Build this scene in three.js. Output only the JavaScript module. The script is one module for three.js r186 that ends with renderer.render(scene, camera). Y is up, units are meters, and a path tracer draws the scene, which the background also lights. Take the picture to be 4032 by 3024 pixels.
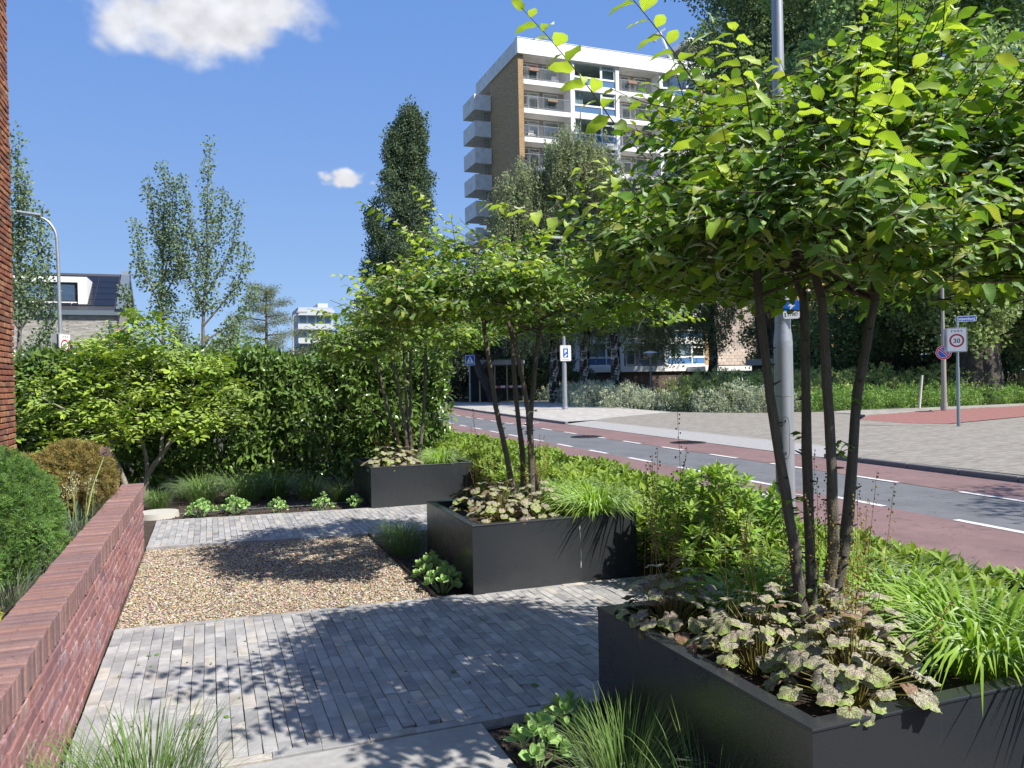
import * as THREE from 'three';
import { mergeGeometries } from 'three/addons/utils/BufferGeometryUtils.js';
import { ConvexGeometry } from 'three/addons/geometries/ConvexGeometry.js';
import { ImprovedNoise } from 'three/addons/math/ImprovedNoise.js';

// ---------------------------------------------------------------- camera, sky, sun, exposure
const scene = new THREE.Scene();
const camera = new THREE.PerspectiveCamera(51.5, 1024 / 768, 0.05, 1200);
camera.position.set(0, 1.6, 0);
camera.rotation.order = 'YXZ';
camera.rotation.set(THREE.MathUtils.degToRad(-0.3), THREE.MathUtils.degToRad(-20.85), THREE.MathUtils.degToRad(-1.1));
const renderer = new THREE.WebGLRenderer({ antialias: true });
renderer.setSize(1024, 768);
renderer.toneMapping = THREE.LinearToneMapping;
renderer.toneMappingExposure = 1.55;
renderer.shadowMap.enabled = true;
const SUN = new THREE.Vector3(0.53, 1, 0.72).normalize();
const sun = new THREE.DirectionalLight(new THREE.Color().setRGB(1, 0.955, 0.88), 5.0);
sun.position.copy(SUN).multiplyScalar(120).add(new THREE.Vector3(10, 0, -30));
sun.target.position.set(10, 0, -30);
sun.castShadow = true;
sun.shadow.mapSize.set(4096, 4096);
Object.assign(sun.shadow.camera, { left: -70, right: 70, top: 70, bottom: -70, near: 1, far: 300 });
scene.add(sun, sun.target);

const noise = new ImprovedNoise();
const fbm = (x, y, z, o = 4) => { let s = 0, a = 0.5, f = 1; for (let i = 0; i < o; i++) { s += a * noise.noise(x * f, y * f, z * f); a *= 0.5; f *= 2.03; } return s; };
const smooth = (a, b, x) => { const t = Math.min(1, Math.max(0, (x - a) / (b - a))); return t * t * (3 - 2 * t); };
const lerp = (a, b, t) => a + (b - a) * t;
function mulberry(a) { return () => { a |= 0; a = (a + 0x6d2b79f5) | 0; let t = Math.imul(a ^ (a >>> 15), 1 | a); t = (t + Math.imul(t ^ (t >>> 7), 61 | t)) ^ t; return ((t ^ (t >>> 14)) >>> 0) / 4294967296; }; }
let rnd = mulberry(7);
const rr = (a, b) => a + (b - a) * rnd();
const seedTo = (n) => { rnd = mulberry(n); };

{ // clear early-summer sky with a few fair-weather clouds all round
  const W = 4096, Hh = 2048, data = new Float32Array(W * Hh * 4);
  const D2R = Math.PI / 180;
  // [azimuth from the street axis, elevation, half width, half height] in degrees
  const clouds = [[1.6, 23.6, 7.6, 3.3], [9.2, 13.95, 1.5, 0.75],
    [-62, 21, 7, 2.6], [-118, 27, 9, 3.4], [-150, 15, 5, 1.6], [96, 19, 6, 2.2], [128, 30, 8, 3.2], [170, 22, 7, 2.6], [-88, 44, 8, 4], [150, 50, 9, 4], [82, 36, 5, 2.2], [-30, 52, 7, 4]];
  for (let j = 0; j < Hh; j++) {
    const el = ((j + 0.5) / Hh - 0.5) * 180, y = Math.sin(el * D2R), c = Math.cos(el * D2R);
    for (let i = 0; i < W; i++) {
      const th = ((i + 0.5) / W - 0.5) * 2 * Math.PI, x = Math.cos(th) * c, z = Math.sin(th) * c;
      const e = Math.max(0, el);
      const t = Math.pow(1 - Math.exp(-e / 15), 0.8);
      let r = lerp(0.330, 0.064, t), g = lerp(0.490, 0.165, t), b = lerp(0.675, 0.460, t);
      const dotS = x * SUN.x + y * SUN.y + z * SUN.z, ang = Math.acos(Math.min(1, dotS)) / D2R;
      const aur = Math.exp(-ang / 14) * 0.9 + Math.exp(-ang / 40) * 0.05;
      r += aur * 0.5; g += aur * 0.5; b += aur * 0.5;
      const az = Math.atan2(x, -z) / D2R;
      let den = 0;
      for (const [ca, ce, wa, we] of clouds) {
        let da = az - ca; if (da > 180) da -= 360; if (da < -180) da += 360;
        da *= Math.cos(ce * D2R) / wa; const de = (el - ce) / we;
        if (Math.abs(da) > 1.8 || Math.abs(de) > 1.8) continue;
        const q = 1 - Math.sqrt(da * da + de * de * (de < 0 ? 1.25 : 1));
        const s = 30 / we * 0.33;
        const n = fbm(x * s * 3.4 + ca, y * s * 4.4, z * s * 3.4 + ce, 8) * 1.7;
        den = Math.max(den, smooth(-0.05, 0.62, q * 1.25 + n) * smooth(-0.1, 0.35, q + 0.32 + n * 0.5));
      }
      if (den > 0) {
        const w = 0.54 + 0.2 * fbm(x * 40, y * 48, z * 40, 5);
        const k = den * 0.97;
        r = lerp(r, w, k); g = lerp(g, w * 1.01, k); b = lerp(b, w * 1.06, k);
      }
      const o = (j * W + i) * 4;
      data[o] = r; data[o + 1] = g; data[o + 2] = b; data[o + 3] = 1;
    }
  }
  const sky = new THREE.DataTexture(data, W, Hh, THREE.RGBAFormat, THREE.FloatType);
  sky.mapping = THREE.EquirectangularReflectionMapping;
  sky.magFilter = THREE.LinearFilter; sky.minFilter = THREE.LinearFilter; sky.needsUpdate = true;
  scene.background = sky; scene.environment = sky;
}

// ---------------------------------------------------------------- helpers
const V = (x, y, z) => new THREE.Vector3(x, y, z);
const names = new Map();
function numbered(n) { const k = names.get(n) || 0; names.set(n, k + 1); return k ? n + '_' + String(k).padStart(3, '0') : n; }
function shadows(o) { o.castShadow = true; o.receiveShadow = true; return o; }
function thing(name, label, category, [x, y, z] = [0, 0, 0], turn = 0, group) {
  const o = new THREE.Group(); o.name = numbered(name); o.position.set(x, y, z); o.rotation.y = turn;
  o.userData = { label, category }; if (group) o.userData.group = group; scene.add(o); return o;
}
function part(name, geo, mat, parent) { const m = shadows(new THREE.Mesh(geo, mat)); m.name = name; parent.add(m); return m; }
function solo(name, geo, mat, label, category, pos, group) {
  const m = shadows(new THREE.Mesh(geo, mat)); m.name = numbered(name); m.userData = { label, category }; if (group) m.userData.group = group;
  if (pos) m.position.set(...pos); scene.add(m); return m;
}
function struct(name, geo, mat) { const m = shadows(new THREE.Mesh(geo, mat)); m.name = numbered(name); m.userData.kind = 'structure'; scene.add(m); return m; }
function box(w, h, d, x = 0, y = 0, z = 0) { const g = new THREE.BoxGeometry(w, h, d); g.translate(x, y, z); return boxUV(g); }
function bx(x0, x1, y0, y1, z0, z1) { return box(x1 - x0, y1 - y0, z1 - z0, (x0 + x1) / 2, (y0 + y1) / 2, (z0 + z1) / 2); }
function cyl(r0, r1, h, x, y, z, seg = 16) { const g = new THREE.CylinderGeometry(r1, r0, h, seg); g.translate(x, y + h / 2, z); return g; }
const merge = (list) => { const l = list.map((g) => { const k = g.index ? g.toNonIndexed() : g; for (const n of Object.keys(k.attributes)) if (!['position', 'normal', 'uv'].includes(n)) k.deleteAttribute(n); return k; }); return mergeGeometries(l); };
function boxUV(g, ou = 0, ov = 0) { // uv in metres from the dominant axis of each face
  const k = g.index ? g.toNonIndexed() : g, p = k.attributes.position, uv = new Float32Array(p.count * 2);
  const a = V(), b = V(), c = V(), n = V();
  for (let i = 0; i < p.count; i += 3) {
    a.fromBufferAttribute(p, i); b.fromBufferAttribute(p, i + 1); c.fromBufferAttribute(p, i + 2);
    n.copy(b).sub(a).cross(c.clone().sub(a)); const ax = Math.abs(n.x), ay = Math.abs(n.y), az = Math.abs(n.z);
    for (let q = 0; q < 3; q++) {
      const v = [a, b, c][q]; let u, w;
      if (ay >= ax && ay >= az) { u = v.x; w = v.z; } else if (ax >= az) { u = v.z; w = v.y; } else { u = v.x; w = v.y; }
      uv[(i + q) * 2] = u + ou; uv[(i + q) * 2 + 1] = w + ov;
    }
  }
  k.setAttribute('uv', new THREE.BufferAttribute(uv, 2)); return k;
}
function chamfer(w, h, d, c, ou = 0, ov = 0) { // chamfered block centred on the origin
  const pts = [], x = w / 2, y = h / 2, z = d / 2;
  for (const sx of [-1, 1]) for (const sy of [-1, 1]) for (const sz of [-1, 1]) pts.push(V(sx * x, sy * (y - c), sz * (z - c)), V(sx * (x - c), sy * y, sz * (z - c)), V(sx * (x - c), sy * (y - c), sz * z));
  const g = new ConvexGeometry(pts); return boxUV(g, ou, ov);
}
function slab(w, h, d, c, ou = 0, ov = 0) { // block with only its top edges chamfered; top at y = 0
  const x = w / 2, z = d / 2, pts = [];
  for (const sx of [-1, 1]) for (const sz of [-1, 1]) pts.push(V(sx * x, -h, sz * z), V(sx * x, -c, sz * z), V(sx * (x - c), 0, sz * (z - c)));
  return boxUV(new ConvexGeometry(pts), ou, ov);
}
function sheet(poly, y) { // flat polygon [[x,z]...] facing up, uv in metres
  const s = new THREE.Shape(poly.map(([x, z]) => new THREE.Vector2(x, -z))); const g = new THREE.ShapeGeometry(s); g.rotateX(-Math.PI / 2); g.translate(0, y, 0);
  const p = g.attributes.position, uv = new Float32Array(p.count * 2); for (let i = 0; i < p.count; i++) { uv[2 * i] = p.getX(i); uv[2 * i + 1] = p.getZ(i); }
  g.setAttribute('uv', new THREE.BufferAttribute(uv, 2)); return g;
}
function prism(poly, y0, y1) { // vertical prism over a ground polygon
  const s = new THREE.Shape(poly.map(([x, z]) => new THREE.Vector2(x, -z))); const g = new THREE.ExtrudeGeometry(s, { depth: y1 - y0, bevelEnabled: false }); g.rotateX(-Math.PI / 2); g.translate(0, y0, 0); return boxUV(g);
}
class MB { // merges many small pieces into one mesh
  constructor() { this.p = []; this.n = []; this.u = []; this.c = []; this.i = []; this.nv = 0; }
  add(t, m, col) {
    const e = m.elements, { p, n, u, i } = t, N = p.length / 3;
    for (let k = 0; k < N; k++) {
      const x = p[3 * k], y = p[3 * k + 1], z = p[3 * k + 2], a = n[3 * k], b = n[3 * k + 1], c = n[3 * k + 2];
      this.p.push(e[0] * x + e[4] * y + e[8] * z + e[12], e[1] * x + e[5] * y + e[9] * z + e[13], e[2] * x + e[6] * y + e[10] * z + e[14]);
      let nx = e[0] * a + e[4] * b + e[8] * c, ny = e[1] * a + e[5] * b + e[9] * c, nz = e[2] * a + e[6] * b + e[10] * c; const l = Math.hypot(nx, ny, nz) || 1;
      this.n.push(nx / l, ny / l, nz / l);
      this.u.push(u[2 * k], u[2 * k + 1]);
      if (col) this.c.push(col[0], col[1], col[2]); else this.c.push(1, 1, 1);
    }
    for (let k = 0; k < i.length; k++) this.i.push(i[k] + this.nv);
    this.nv += N; return this;
  }
  geo(g, col) { return this.add(tmpl(g), ID, col); }
  tube(pts, rads, seg = 6, col, cap = true) {
    const base = this.nv, up = V(0, 0, 1); let side = null, len = 0;
    for (let k = 0; k < pts.length; k++) {
      const d = (k < pts.length - 1 ? pts[k + 1].clone().sub(pts[k]) : pts[k].clone().sub(pts[k - 1])).normalize();
      if (!side) { side = Math.abs(d.z) > 0.9 ? V(1, 0, 0) : up.clone(); }
      side.addScaledVector(d, -side.dot(d)).normalize(); const b = d.clone().cross(side);
      if (k) len += pts[k].distanceTo(pts[k - 1]);
      for (let s = 0; s <= seg; s++) {
        const a = s / seg * 2 * Math.PI, ca = Math.cos(a), sa = Math.sin(a), nx = side.x * ca + b.x * sa, ny = side.y * ca + b.y * sa, nz = side.z * ca + b.z * sa, r = rads[k];
        this.p.push(pts[k].x + nx * r, pts[k].y + ny * r, pts[k].z + nz * r); this.n.push(nx, ny, nz); this.u.push(s / seg * 0.5, len); const c = col || [1, 1, 1]; this.c.push(c[0], c[1], c[2]); this.nv++;
      }
    }
    for (let k = 0; k < pts.length - 1; k++) for (let s = 0; s < seg; s++) { const a = base + k * (seg + 1) + s, b = a + seg + 1; this.i.push(a, a + 1, b, a + 1, b + 1, b); }
    if (cap) { const e = base + (pts.length - 1) * (seg + 1); for (let s = 1; s < seg - 1; s++) this.i.push(e, e + s, e + s + 1); }
    return this;
  }
  build() {
    const g = new THREE.BufferGeometry();
    g.setAttribute('position', new THREE.Float32BufferAttribute(this.p, 3)); g.setAttribute('normal', new THREE.Float32BufferAttribute(this.n, 3));
    g.setAttribute('uv', new THREE.Float32BufferAttribute(this.u, 2)); g.setAttribute('color', new THREE.Float32BufferAttribute(this.c, 3)); g.setIndex(this.i); return g;
  }
}
const ID = new THREE.Matrix4();
function tmpl(g) { const p = g.attributes.position.array, n = g.attributes.normal.array, u = g.attributes.uv ? g.attributes.uv.array : new Float32Array(p.length / 3 * 2); const i = g.index ? Array.from(g.index.array) : Array.from({ length: p.length / 3 }, (_, k) => k); return { p, n, u, i }; }
function mat4(pos, dir, nrm, s, sx = 1) { // Y along dir, Z along nrm
  const y = dir.clone().normalize(), z = nrm.clone().addScaledVector(y, -nrm.dot(y)); if (z.lengthSq() < 1e-8) z.set(y.y, -y.x, 0.01); z.normalize();
  const x = y.clone().cross(z); return new THREE.Matrix4().makeBasis(x.multiplyScalar(s * sx), y.multiplyScalar(s), z.multiplyScalar(s)).setPosition(pos);
}
function leafGeo(W, rows = 3, fold = 0.25, curl = 0.15, peak = 0.45, wave = 0) { // unit-long leaf along +Y, midrib raised the other way
  const p = [], u = [], i = [];
  for (let r = 0; r <= rows; r++) {
    const t = r / rows, w = r === rows ? 0 : W / 2 * Math.pow(Math.sin(Math.PI * Math.pow(Math.max(0.03, t * 0.97 + 0.03), Math.log(0.5) / Math.log(peak))), 0.75) * (r === 0 ? 0.35 : 1);
    const z = -curl * t * t, wv = wave * (r % 2 ? 1 : -1) * w;
    p.push(-w, t, z + fold * w + wv, 0, t, z, w, t, z + fold * w - wv); u.push(0.5 - w / W, t, 0.5, t, 0.5 + w / W, t);
  }
  for (let r = 0; r < rows; r++) { const a = r * 3, b = a + 3; if (r < rows - 1) i.push(a, a + 1, b, a + 1, b + 1, b, a + 1, a + 2, b + 1, a + 2, b + 2, b + 1); else i.push(a, a + 1, b + 1, a + 1, a + 2, b + 1); }
  const g = new THREE.BufferGeometry(); g.setAttribute('position', new THREE.Float32BufferAttribute(p, 3)); g.setAttribute('uv', new THREE.Float32BufferAttribute(u, 2)); g.setIndex(i); g.computeVertexNormals(); return g;
}
function diamond(W, fold = 0.2) { // four-vertex leaf
  const g = new THREE.BufferGeometry(); g.setAttribute('position', new THREE.Float32BufferAttribute([0, 0, 0, -W / 2, 0.45, fold * W / 2, W / 2, 0.45, fold * W / 2, 0, 1, -0.06], 3));
  g.setAttribute('uv', new THREE.Float32BufferAttribute([0.5, 0, 0, 0.45, 1, 0.45, 0.5, 1], 2)); g.setIndex([0, 3, 1, 0, 2, 3]); g.computeVertexNormals(); return g;
}
const randDir = () => { const z = rr(-1, 1), a = rr(0, 2 * Math.PI), s = Math.sqrt(1 - z * z); return V(s * Math.cos(a), z, s * Math.sin(a)); };
function copies(name, geo, mat, list, parent, kind) { // list of [Matrix4, [r,g,b]]
  const m = new THREE.InstancedMesh(geo, mat, list.length), c = new THREE.Color();
  list.forEach(([q, col], k) => { m.setMatrixAt(k, q); m.setColorAt(k, c.setRGB(...(col || [1, 1, 1]))); });
  m.name = name; shadows(m); if (kind) m.userData.kind = kind; parent.add(m); return m;
}
const tint = (b = 1, v = 0.15, warm = 0) => { const k = b * (1 + rr(-v, v)), w = rr(-warm, warm); return [k * (1 + w), k, k * (1 - w)]; };

// ---------------------------------------------------------------- procedural textures
function canvasTex(w, h, draw, srgb = true) { const c = document.createElement('canvas'); c.width = w; c.height = h; draw(c.getContext('2d'), w, h); const t = new THREE.CanvasTexture(c); if (srgb) t.colorSpace = THREE.SRGBColorSpace; t.wrapS = t.wrapT = THREE.RepeatWrapping; return t; }
function dataTex(n, f, srgb = false) { // f(u,v) -> [r,g,b] 0..1, tileable if f is
  const d = new Uint8Array(n * n * 4); for (let j = 0; j < n; j++) for (let i = 0; i < n; i++) { const c = f(i / n, j / n, i, j), o = (j * n + i) * 4; for (let k = 0; k < 3; k++) d[o + k] = Math.max(0, Math.min(255, c[k] * 255)); d[o + 3] = 255; }
  const t = new THREE.DataTexture(d, n, n); t.magFilter = THREE.LinearFilter; t.minFilter = THREE.LinearMipmapLinearFilter; t.wrapS = t.wrapT = THREE.RepeatWrapping; if (srgb) t.colorSpace = THREE.SRGBColorSpace; t.needsUpdate = true; return t;
}
const tiled = (s, o = 4, seed = 0) => (u, v) => { // tileable fbm over the unit square, s cells
  let r = 0, a = 0.5, f = s; for (let k = 0; k < o; k++) { const x = u * f, y = v * f, fx = u, fy = v; const n = (X, Y) => noise.noise(X + seed * 7.1, Y + seed * 3.3, k * 5.7 + seed);
    r += a * (n(x, y) * (1 - fx) * (1 - fy) + n(x - f, y) * fx * (1 - fy) + n(x, y - f) * (1 - fx) * fy + n(x - f, y - f) * fx * fy); a *= 0.5; f *= 2; } return r; };
function withRepeat(t, s) { const c = t.clone(); c.repeat.set(1 / s, 1 / s); c.needsUpdate = true; return c; }
const wornT = (() => { const a = tiled(3, 5, 61), b = tiled(14, 4, 62), r = mulberry(63), c = tiled(4, 4, 64); return dataTex(512, (u, v) => { let k = 0.82 + a(u, v) * 0.5 + b(u, v) * 0.25 + (r() - 0.5) * 0.3; if (Math.abs(c(u, v)) < 0.006) k *= 0.72; return [k, k, k]; }); })();
const grainT = (() => { const a = tiled(6, 4, 1), b = tiled(40, 2, 2); return dataTex(256, (u, v) => { const k = 0.82 + a(u, v) * 0.35 + b(u, v) * 0.3; return [k, k, k]; }); })();
const speckT = (() => { const a = tiled(5, 3, 3), r = mulberry(5); return dataTex(256, (u, v) => { const k = 0.78 + a(u, v) * 0.3 + (r() - 0.5) * 0.5; return [k, k, k]; }); })();
const stoneT = (() => { const a = tiled(4, 5, 4), b = tiled(9, 4, 5), c = tiled(3, 3, 6); return dataTex(512, (u, v) => { let k = 0.80 + a(u, v) * 0.75 + b(u, v) * 0.5; const vein = Math.abs(c(u, v) + 0.25 * b(u, v)); if (vein < 0.008) k += 0.4 * (1 - vein / 0.008) * smooth(0.0, 0.15, a(u * 2 % 1, v)); return [k, k * 1.0, k * 1.01]; }); })();
const brickT = (() => { const a = tiled(5, 4, 7), b = tiled(24, 3, 8), c = tiled(3, 4, 9), r = mulberry(12); return dataTex(512, (u, v) => { // fired clay with pale salt bloom
  const k = 0.85 + a(u, v) * 0.5 + b(u, v) * 0.45 + (r() - 0.5) * 0.12, salt = smooth(-0.04, 0.28, c(u, v) + b(u, v) * 0.45); return [lerp(k * 0.95, 1.08, salt * 0.55), lerp(k * 0.88, 1.4, salt * 0.55), lerp(k * 0.86, 1.5, salt * 0.55)].map((x) => x * 0.66); }); })();
const saltT = (() => { const a = tiled(6, 4, 17), b = tiled(26, 3, 18), c = tiled(3, 4, 19); return dataTex(512, (u, v) => { // wine-red clay, pale salt bloom in streaks
  const k = 0.95 + a(u, v) * 0.7 + b(u, v) * 0.5, s = smooth(0.0, 0.34, c(u, v) + b(u, v) * 0.5 + a(u, v) * 0.25) * 0.52; return [lerp(k * 0.46, 0.95, s), lerp(k * 0.245, 0.84, s), lerp(k * 0.245, 0.86, s)]; }); })();
const barkT = (() => { const a = tiled(4, 4, 10), b = tiled(16, 3, 11); return dataTex(256, (u, v) => { const k = 0.72 + a(u, v * 0.999) * 0.4 + b(u, v) * 0.55; return [k, k, k]; }); })();
const barkLongT = (() => { const r = []; const a = tiled(3, 4, 12); return dataTex(256, (u, v) => { const k = 0.7 + 0.5 * noise.noise(u * 22 + a(u, v) * 3, v * 2.5, 3) + 0.3 * a(u, v); return [k, k, k]; }); })();
const leafT = canvasTex(128, 256, (g, w, h) => { // pleated blade: pale veins over green
  g.fillStyle = '#ffffff'; g.fillRect(0, 0, w, h);
  for (let k = -3; k < 16; k++) { const y0 = h - (k + 0.5) * 16; const gr = g; for (const s of [-1, 1]) { gr.strokeStyle = 'rgba(110,140,70,0.50)'; gr.lineWidth = 5; gr.beginPath(); gr.moveTo(w / 2, y0); gr.lineTo(w / 2 + s * w / 2, y0 - 44); gr.stroke(); gr.strokeStyle = 'rgba(70,100,40,0.40)'; gr.lineWidth = 2; gr.stroke(); } }
  g.strokeStyle = 'rgba(205,225,150,0.9)'; g.lineWidth = 4; g.beginPath(); g.moveTo(w / 2, h); g.lineTo(w / 2, 0); g.stroke();
});
const M = (o) => new THREE.MeshStandardMaterial({ roughness: 0.85, ...o, color: o.color ? new THREE.Color().setRGB(...o.color) : undefined });
const P = (o) => new THREE.MeshPhysicalMaterial({ roughness: 0.85, ...o, color: o.color ? new THREE.Color().setRGB(...o.color) : undefined });
const leafM = (color, tr = 0.45, gloss = 0.3, extra = {}) => P({ color, roughness: 0.97, transmission: tr, thickness: 0, side: THREE.DoubleSide, ior: 1.35, clearcoat: gloss, clearcoatRoughness: 0.42, vertexColors: true, ...extra });
// ---------------------------------------------------------------- setting: ground, road, pavements
struct('ground', sheet([[-300, 80], [300, 80], [300, -400], [-300, -400]], -0.08), M({ color: [0.075, 0.085, 0.04], map: withRepeat(speckT, 3) }));
const roadX = { edge: (z) => 5.62 + 0.042 * z + 0.00006 * z * z, low: (z) => 7.22 + 0.037 * z + 0.00025 * z * z, high: (z) => 8.95 + 0.036 * z + 0.0004 * z * z, kerb: (z) => 10.47 + 0.021 * z + 0.00098 * z * z }; // z is metres up the street
function ribbon(fa, fb, z0, z1, y, n = 40, ya = y) {
  const p = [], u = [], i = []; for (let k = 0; k <= n; k++) { const z = lerp(z0, z1, k / n), a = fa(z), b = fb(z); p.push(a, ya, -z, b, y, -z); u.push(a, -z, b, -z); if (k < n) { const q = 2 * k; i.push(q, q + 1, q + 2, q + 1, q + 3, q + 2); } }
  const g = new THREE.BufferGeometry(); g.setAttribute('position', new THREE.Float32BufferAttribute(p, 3)); g.setAttribute('uv', new THREE.Float32BufferAttribute(u, 2)); g.setIndex(i); g.computeVertexNormals(); return g;
}
const asphaltM = M({ color: [0.165, 0.167, 0.17], map: withRepeat(wornT, 2.6), roughness: 0.8, bumpMap: withRepeat(speckT, 0.25), bumpScale: 0.002 });
const redM = M({ color: [0.235, 0.145, 0.135], map: withRepeat(wornT, 3.1), roughness: 0.85, bumpMap: withRepeat(speckT, 0.25), bumpScale: 0.002 });
const road = struct('road', ribbon((z) => roadX.edge(z) - 0.1, (z) => roadX.kerb(z) + 0.06, -30, 110, 0.0), asphaltM);
struct('cycle_lane', ribbon(roadX.edge, (z) => roadX.low(z) - 0.02, -30, 110, 0.005), redM);
struct('cycle_lane', ribbon((z) => roadX.high(z) + 0.02, (z) => roadX.kerb(z), -30, 110, 0.005), redM);
const paintM = M({ color: [0.74, 0.74, 0.71], map: withRepeat(wornT, 0.8), roughness: 0.7 });
function dash(fn, z0, len, w) { const g = ribbon((z) => fn(z) - w / 2, (z) => fn(z) + w / 2, z0, z0 + len, 0.0095, 2); part('lane_dash', g, paintM, road); }
for (let z = -8.1; z < 60; z += 1.925) dash(roadX.low, z, 0.92, 0.1);
for (let z = -8.0; z < 60; z += 2.0) dash(roadX.high, z + 0.78, 0.95, 0.1);
{ // bicycle symbol painted in the near cycle lane: seen lying on its side from here
  const T = 0.05, s = []; const ring = (cx, cy, r) => { const g = new THREE.RingGeometry(r - T, r, 28); g.translate(cx, cy, 0); s.push(g); };
  const bar = (x0, y0, x1, y1, w = T) => { const l = Math.hypot(x1 - x0, y1 - y0), g = new THREE.PlaneGeometry(l + w * 0.6, w); g.rotateZ(Math.atan2(y1 - y0, x1 - x0)); g.translate((x0 + x1) / 2, (y0 + y1) / 2, s.length * 0.0006); s.push(g); };
  ring(-0.42, 0, 0.27); ring(0.42, 0, 0.27); bar(-0.42, 0, -0.12, 0.42); bar(-0.12, 0.42, 0.28, 0.42); bar(0.28, 0.42, 0.02, 0); bar(0.02, 0, -0.42, 0); bar(-0.16, 0.5, 0.02, 0, T); bar(0.42, 0, 0.24, 0.55); bar(0.24, 0.55, 0.4, 0.6); bar(-0.26, 0.52, -0.06, 0.52, 0.07);
  const g = merge(s); g.scale(0.72, 1.35, 1); g.rotateX(-Math.PI / 2); g.rotateY(0); g.translate(6.78, 0.011, -8.5); part('bicycle_symbol', g, paintM, road);
  const h = merge(s); h.scale(0.72, 1.35, 1); h.rotateX(-Math.PI / 2); h.rotateY(Math.PI); h.translate(10.85, 0.011, -27.2); part('bicycle_symbol', h, paintM, road);
}
// far kerb, in two stretches with a sloped crossing between them
const concreteM = M({ color: [0.30, 0.295, 0.28], map: withRepeat(speckT, 0.8) });
const kerbM = M({ color: [0.21, 0.205, 0.195], map: withRepeat(speckT, 0.6) });
const PAVE = 0.085;
function kerbRun(z0, z1) {
  const k = new THREE.Group(); k.name = numbered('kerb'); k.userData.kind = 'structure'; scene.add(k);
  for (let z = z0; z < z1 - 0.02; z += 1.0) { const e = Math.min(z + 1.0, z1), a = V(roadX.kerb(z) + 0.06, 0, -z), b = V(roadX.kerb(e) + 0.06, 0, -e); const g = chamfer(0.13, 0.2, a.distanceTo(b) - 0.008, 0.012); const m = part('kerbstone', g, kerbM, k); m.position.copy(a).add(b).multiplyScalar(0.5); m.position.y = PAVE - 0.094; m.rotation.y = Math.atan2(b.x - a.x, b.z - a.z); }
}
kerbRun(25.4, 70); kerbRun(-6, 12.0);
const tileT = (() => { const a = tiled(4, 3, 21); return canvasTex(512, 512, (g, w, h) => { for (let r = 0; r < 8; r++) for (let c = 0; c < 8; c++) { const q = 196 + Math.floor(rr(-16, 16)); g.fillStyle = `rgb(${q},${q - 2},${q - 6})`; g.fillRect(c * 64, r * 64, 64, 64); g.strokeStyle = 'rgba(110,105,98,0.8)'; g.lineWidth = 2; g.strokeRect(c * 64, r * 64, 64, 64); } }); })();
const walkPoly = []; for (let z = 25.6; z <= 70; z += 2.4) walkPoly.push([roadX.kerb(z) + 0.13, -z]);
struct('pavement', sheet([...walkPoly, [27, -70], [24, -62], [22.0, -48], [20, -37], [19.0, -33], [18.6, -29.5], [14.5, -27.2], [13, -25.9]], PAVE), M({ color: [0.74, 0.71, 0.67], map: withRepeat(tileT, 2.4), roughness: 0.9 }));
const clinkT = canvasTex(512, 512, (g, w, h) => { g.fillStyle = '#6d6962'; g.fillRect(0, 0, w, h); for (let r = 0; r < 32; r++) for (let c = 0; c < 9; c++) { const q = 158 + Math.floor(rr(-22, 20)), o = (r % 2) * 32; g.fillStyle = `rgb(${q},${q - 4},${q - 11})`; g.fillRect(c * 64 - o + 1, r * 16 + 1, 62, 14); } });
const greyPave = [[10.93, -11.9], ...[13, 16, 19, 22, 25].map((z) => [roadX.kerb(z) + 1.05, -z]), [13, -25.9], [14.5, -27.2], [18.6, -29.5], [19.4, -27.6], [20.6, -26.0], [23.8, -25.0], [21.7, -22.2], [19.8, -20.2], [19.3, -18], [19.9, -16.9], [24.9, -18.2], [32, -20.4], [32, -4], [10.9, -4]];
struct('crossing_pavement', sheet(greyPave, PAVE + 0.004), M({ color: [0.74, 0.71, 0.66], map: withRepeat(clinkT, 1.7), roughness: 0.9 }));
struct('kerb_ramp', ribbon((z) => roadX.kerb(z) + 0.02, (z) => roadX.kerb(z) + 1.12, 11.9, 25.5, PAVE + 0.008, 20, 0.012), M({ color: [0.44, 0.425, 0.40], map: withRepeat(speckT, 0.35), roughness: 0.95, bumpMap: withRepeat(speckT, 0.3), bumpScale: 0.006 }));
const herringT = canvasTex(256, 256, (g, w, h) => { g.fillStyle = '#8a6058'; g.fillRect(0, 0, w, h); for (let r = 0; r < 16; r++) for (let c = 0; c < 5; c++) { const q = rr(-16, 16), o = (r % 2) * 32; g.fillStyle = `rgb(${Math.floor(180 + q)},${Math.floor(122 + q)},${Math.floor(116 + q)})`; g.fillRect(c * 64 - o + 1, r * 16 + 1, 62, 14); } });
struct('side_street', sheet([[19.3, -18], [19.8, -20.2], [21.9, -22], [27.3, -23.3], [40, -23.9], [60, -22], [60, -14], [32, -20.3], [24.9, -18.3], [19.9, -17]], PAVE + 0.009), M({ color: [0.60, 0.62, 0.60], map: withRepeat(herringT, 0.85), roughness: 0.9 }));
struct('far_footpath', prism([[21.9, -22.1], [27.3, -23.45], [40, -24.1], [60, -22.4], [60, -23.6], [40, -25.4], [27.5, -24.9], [24, -25.2], [22.5, -24.6]], 0, 0.112), M({ color: [0.56, 0.53, 0.48], map: withRepeat(tileT, 2.4), roughness: 0.9 }));
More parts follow.
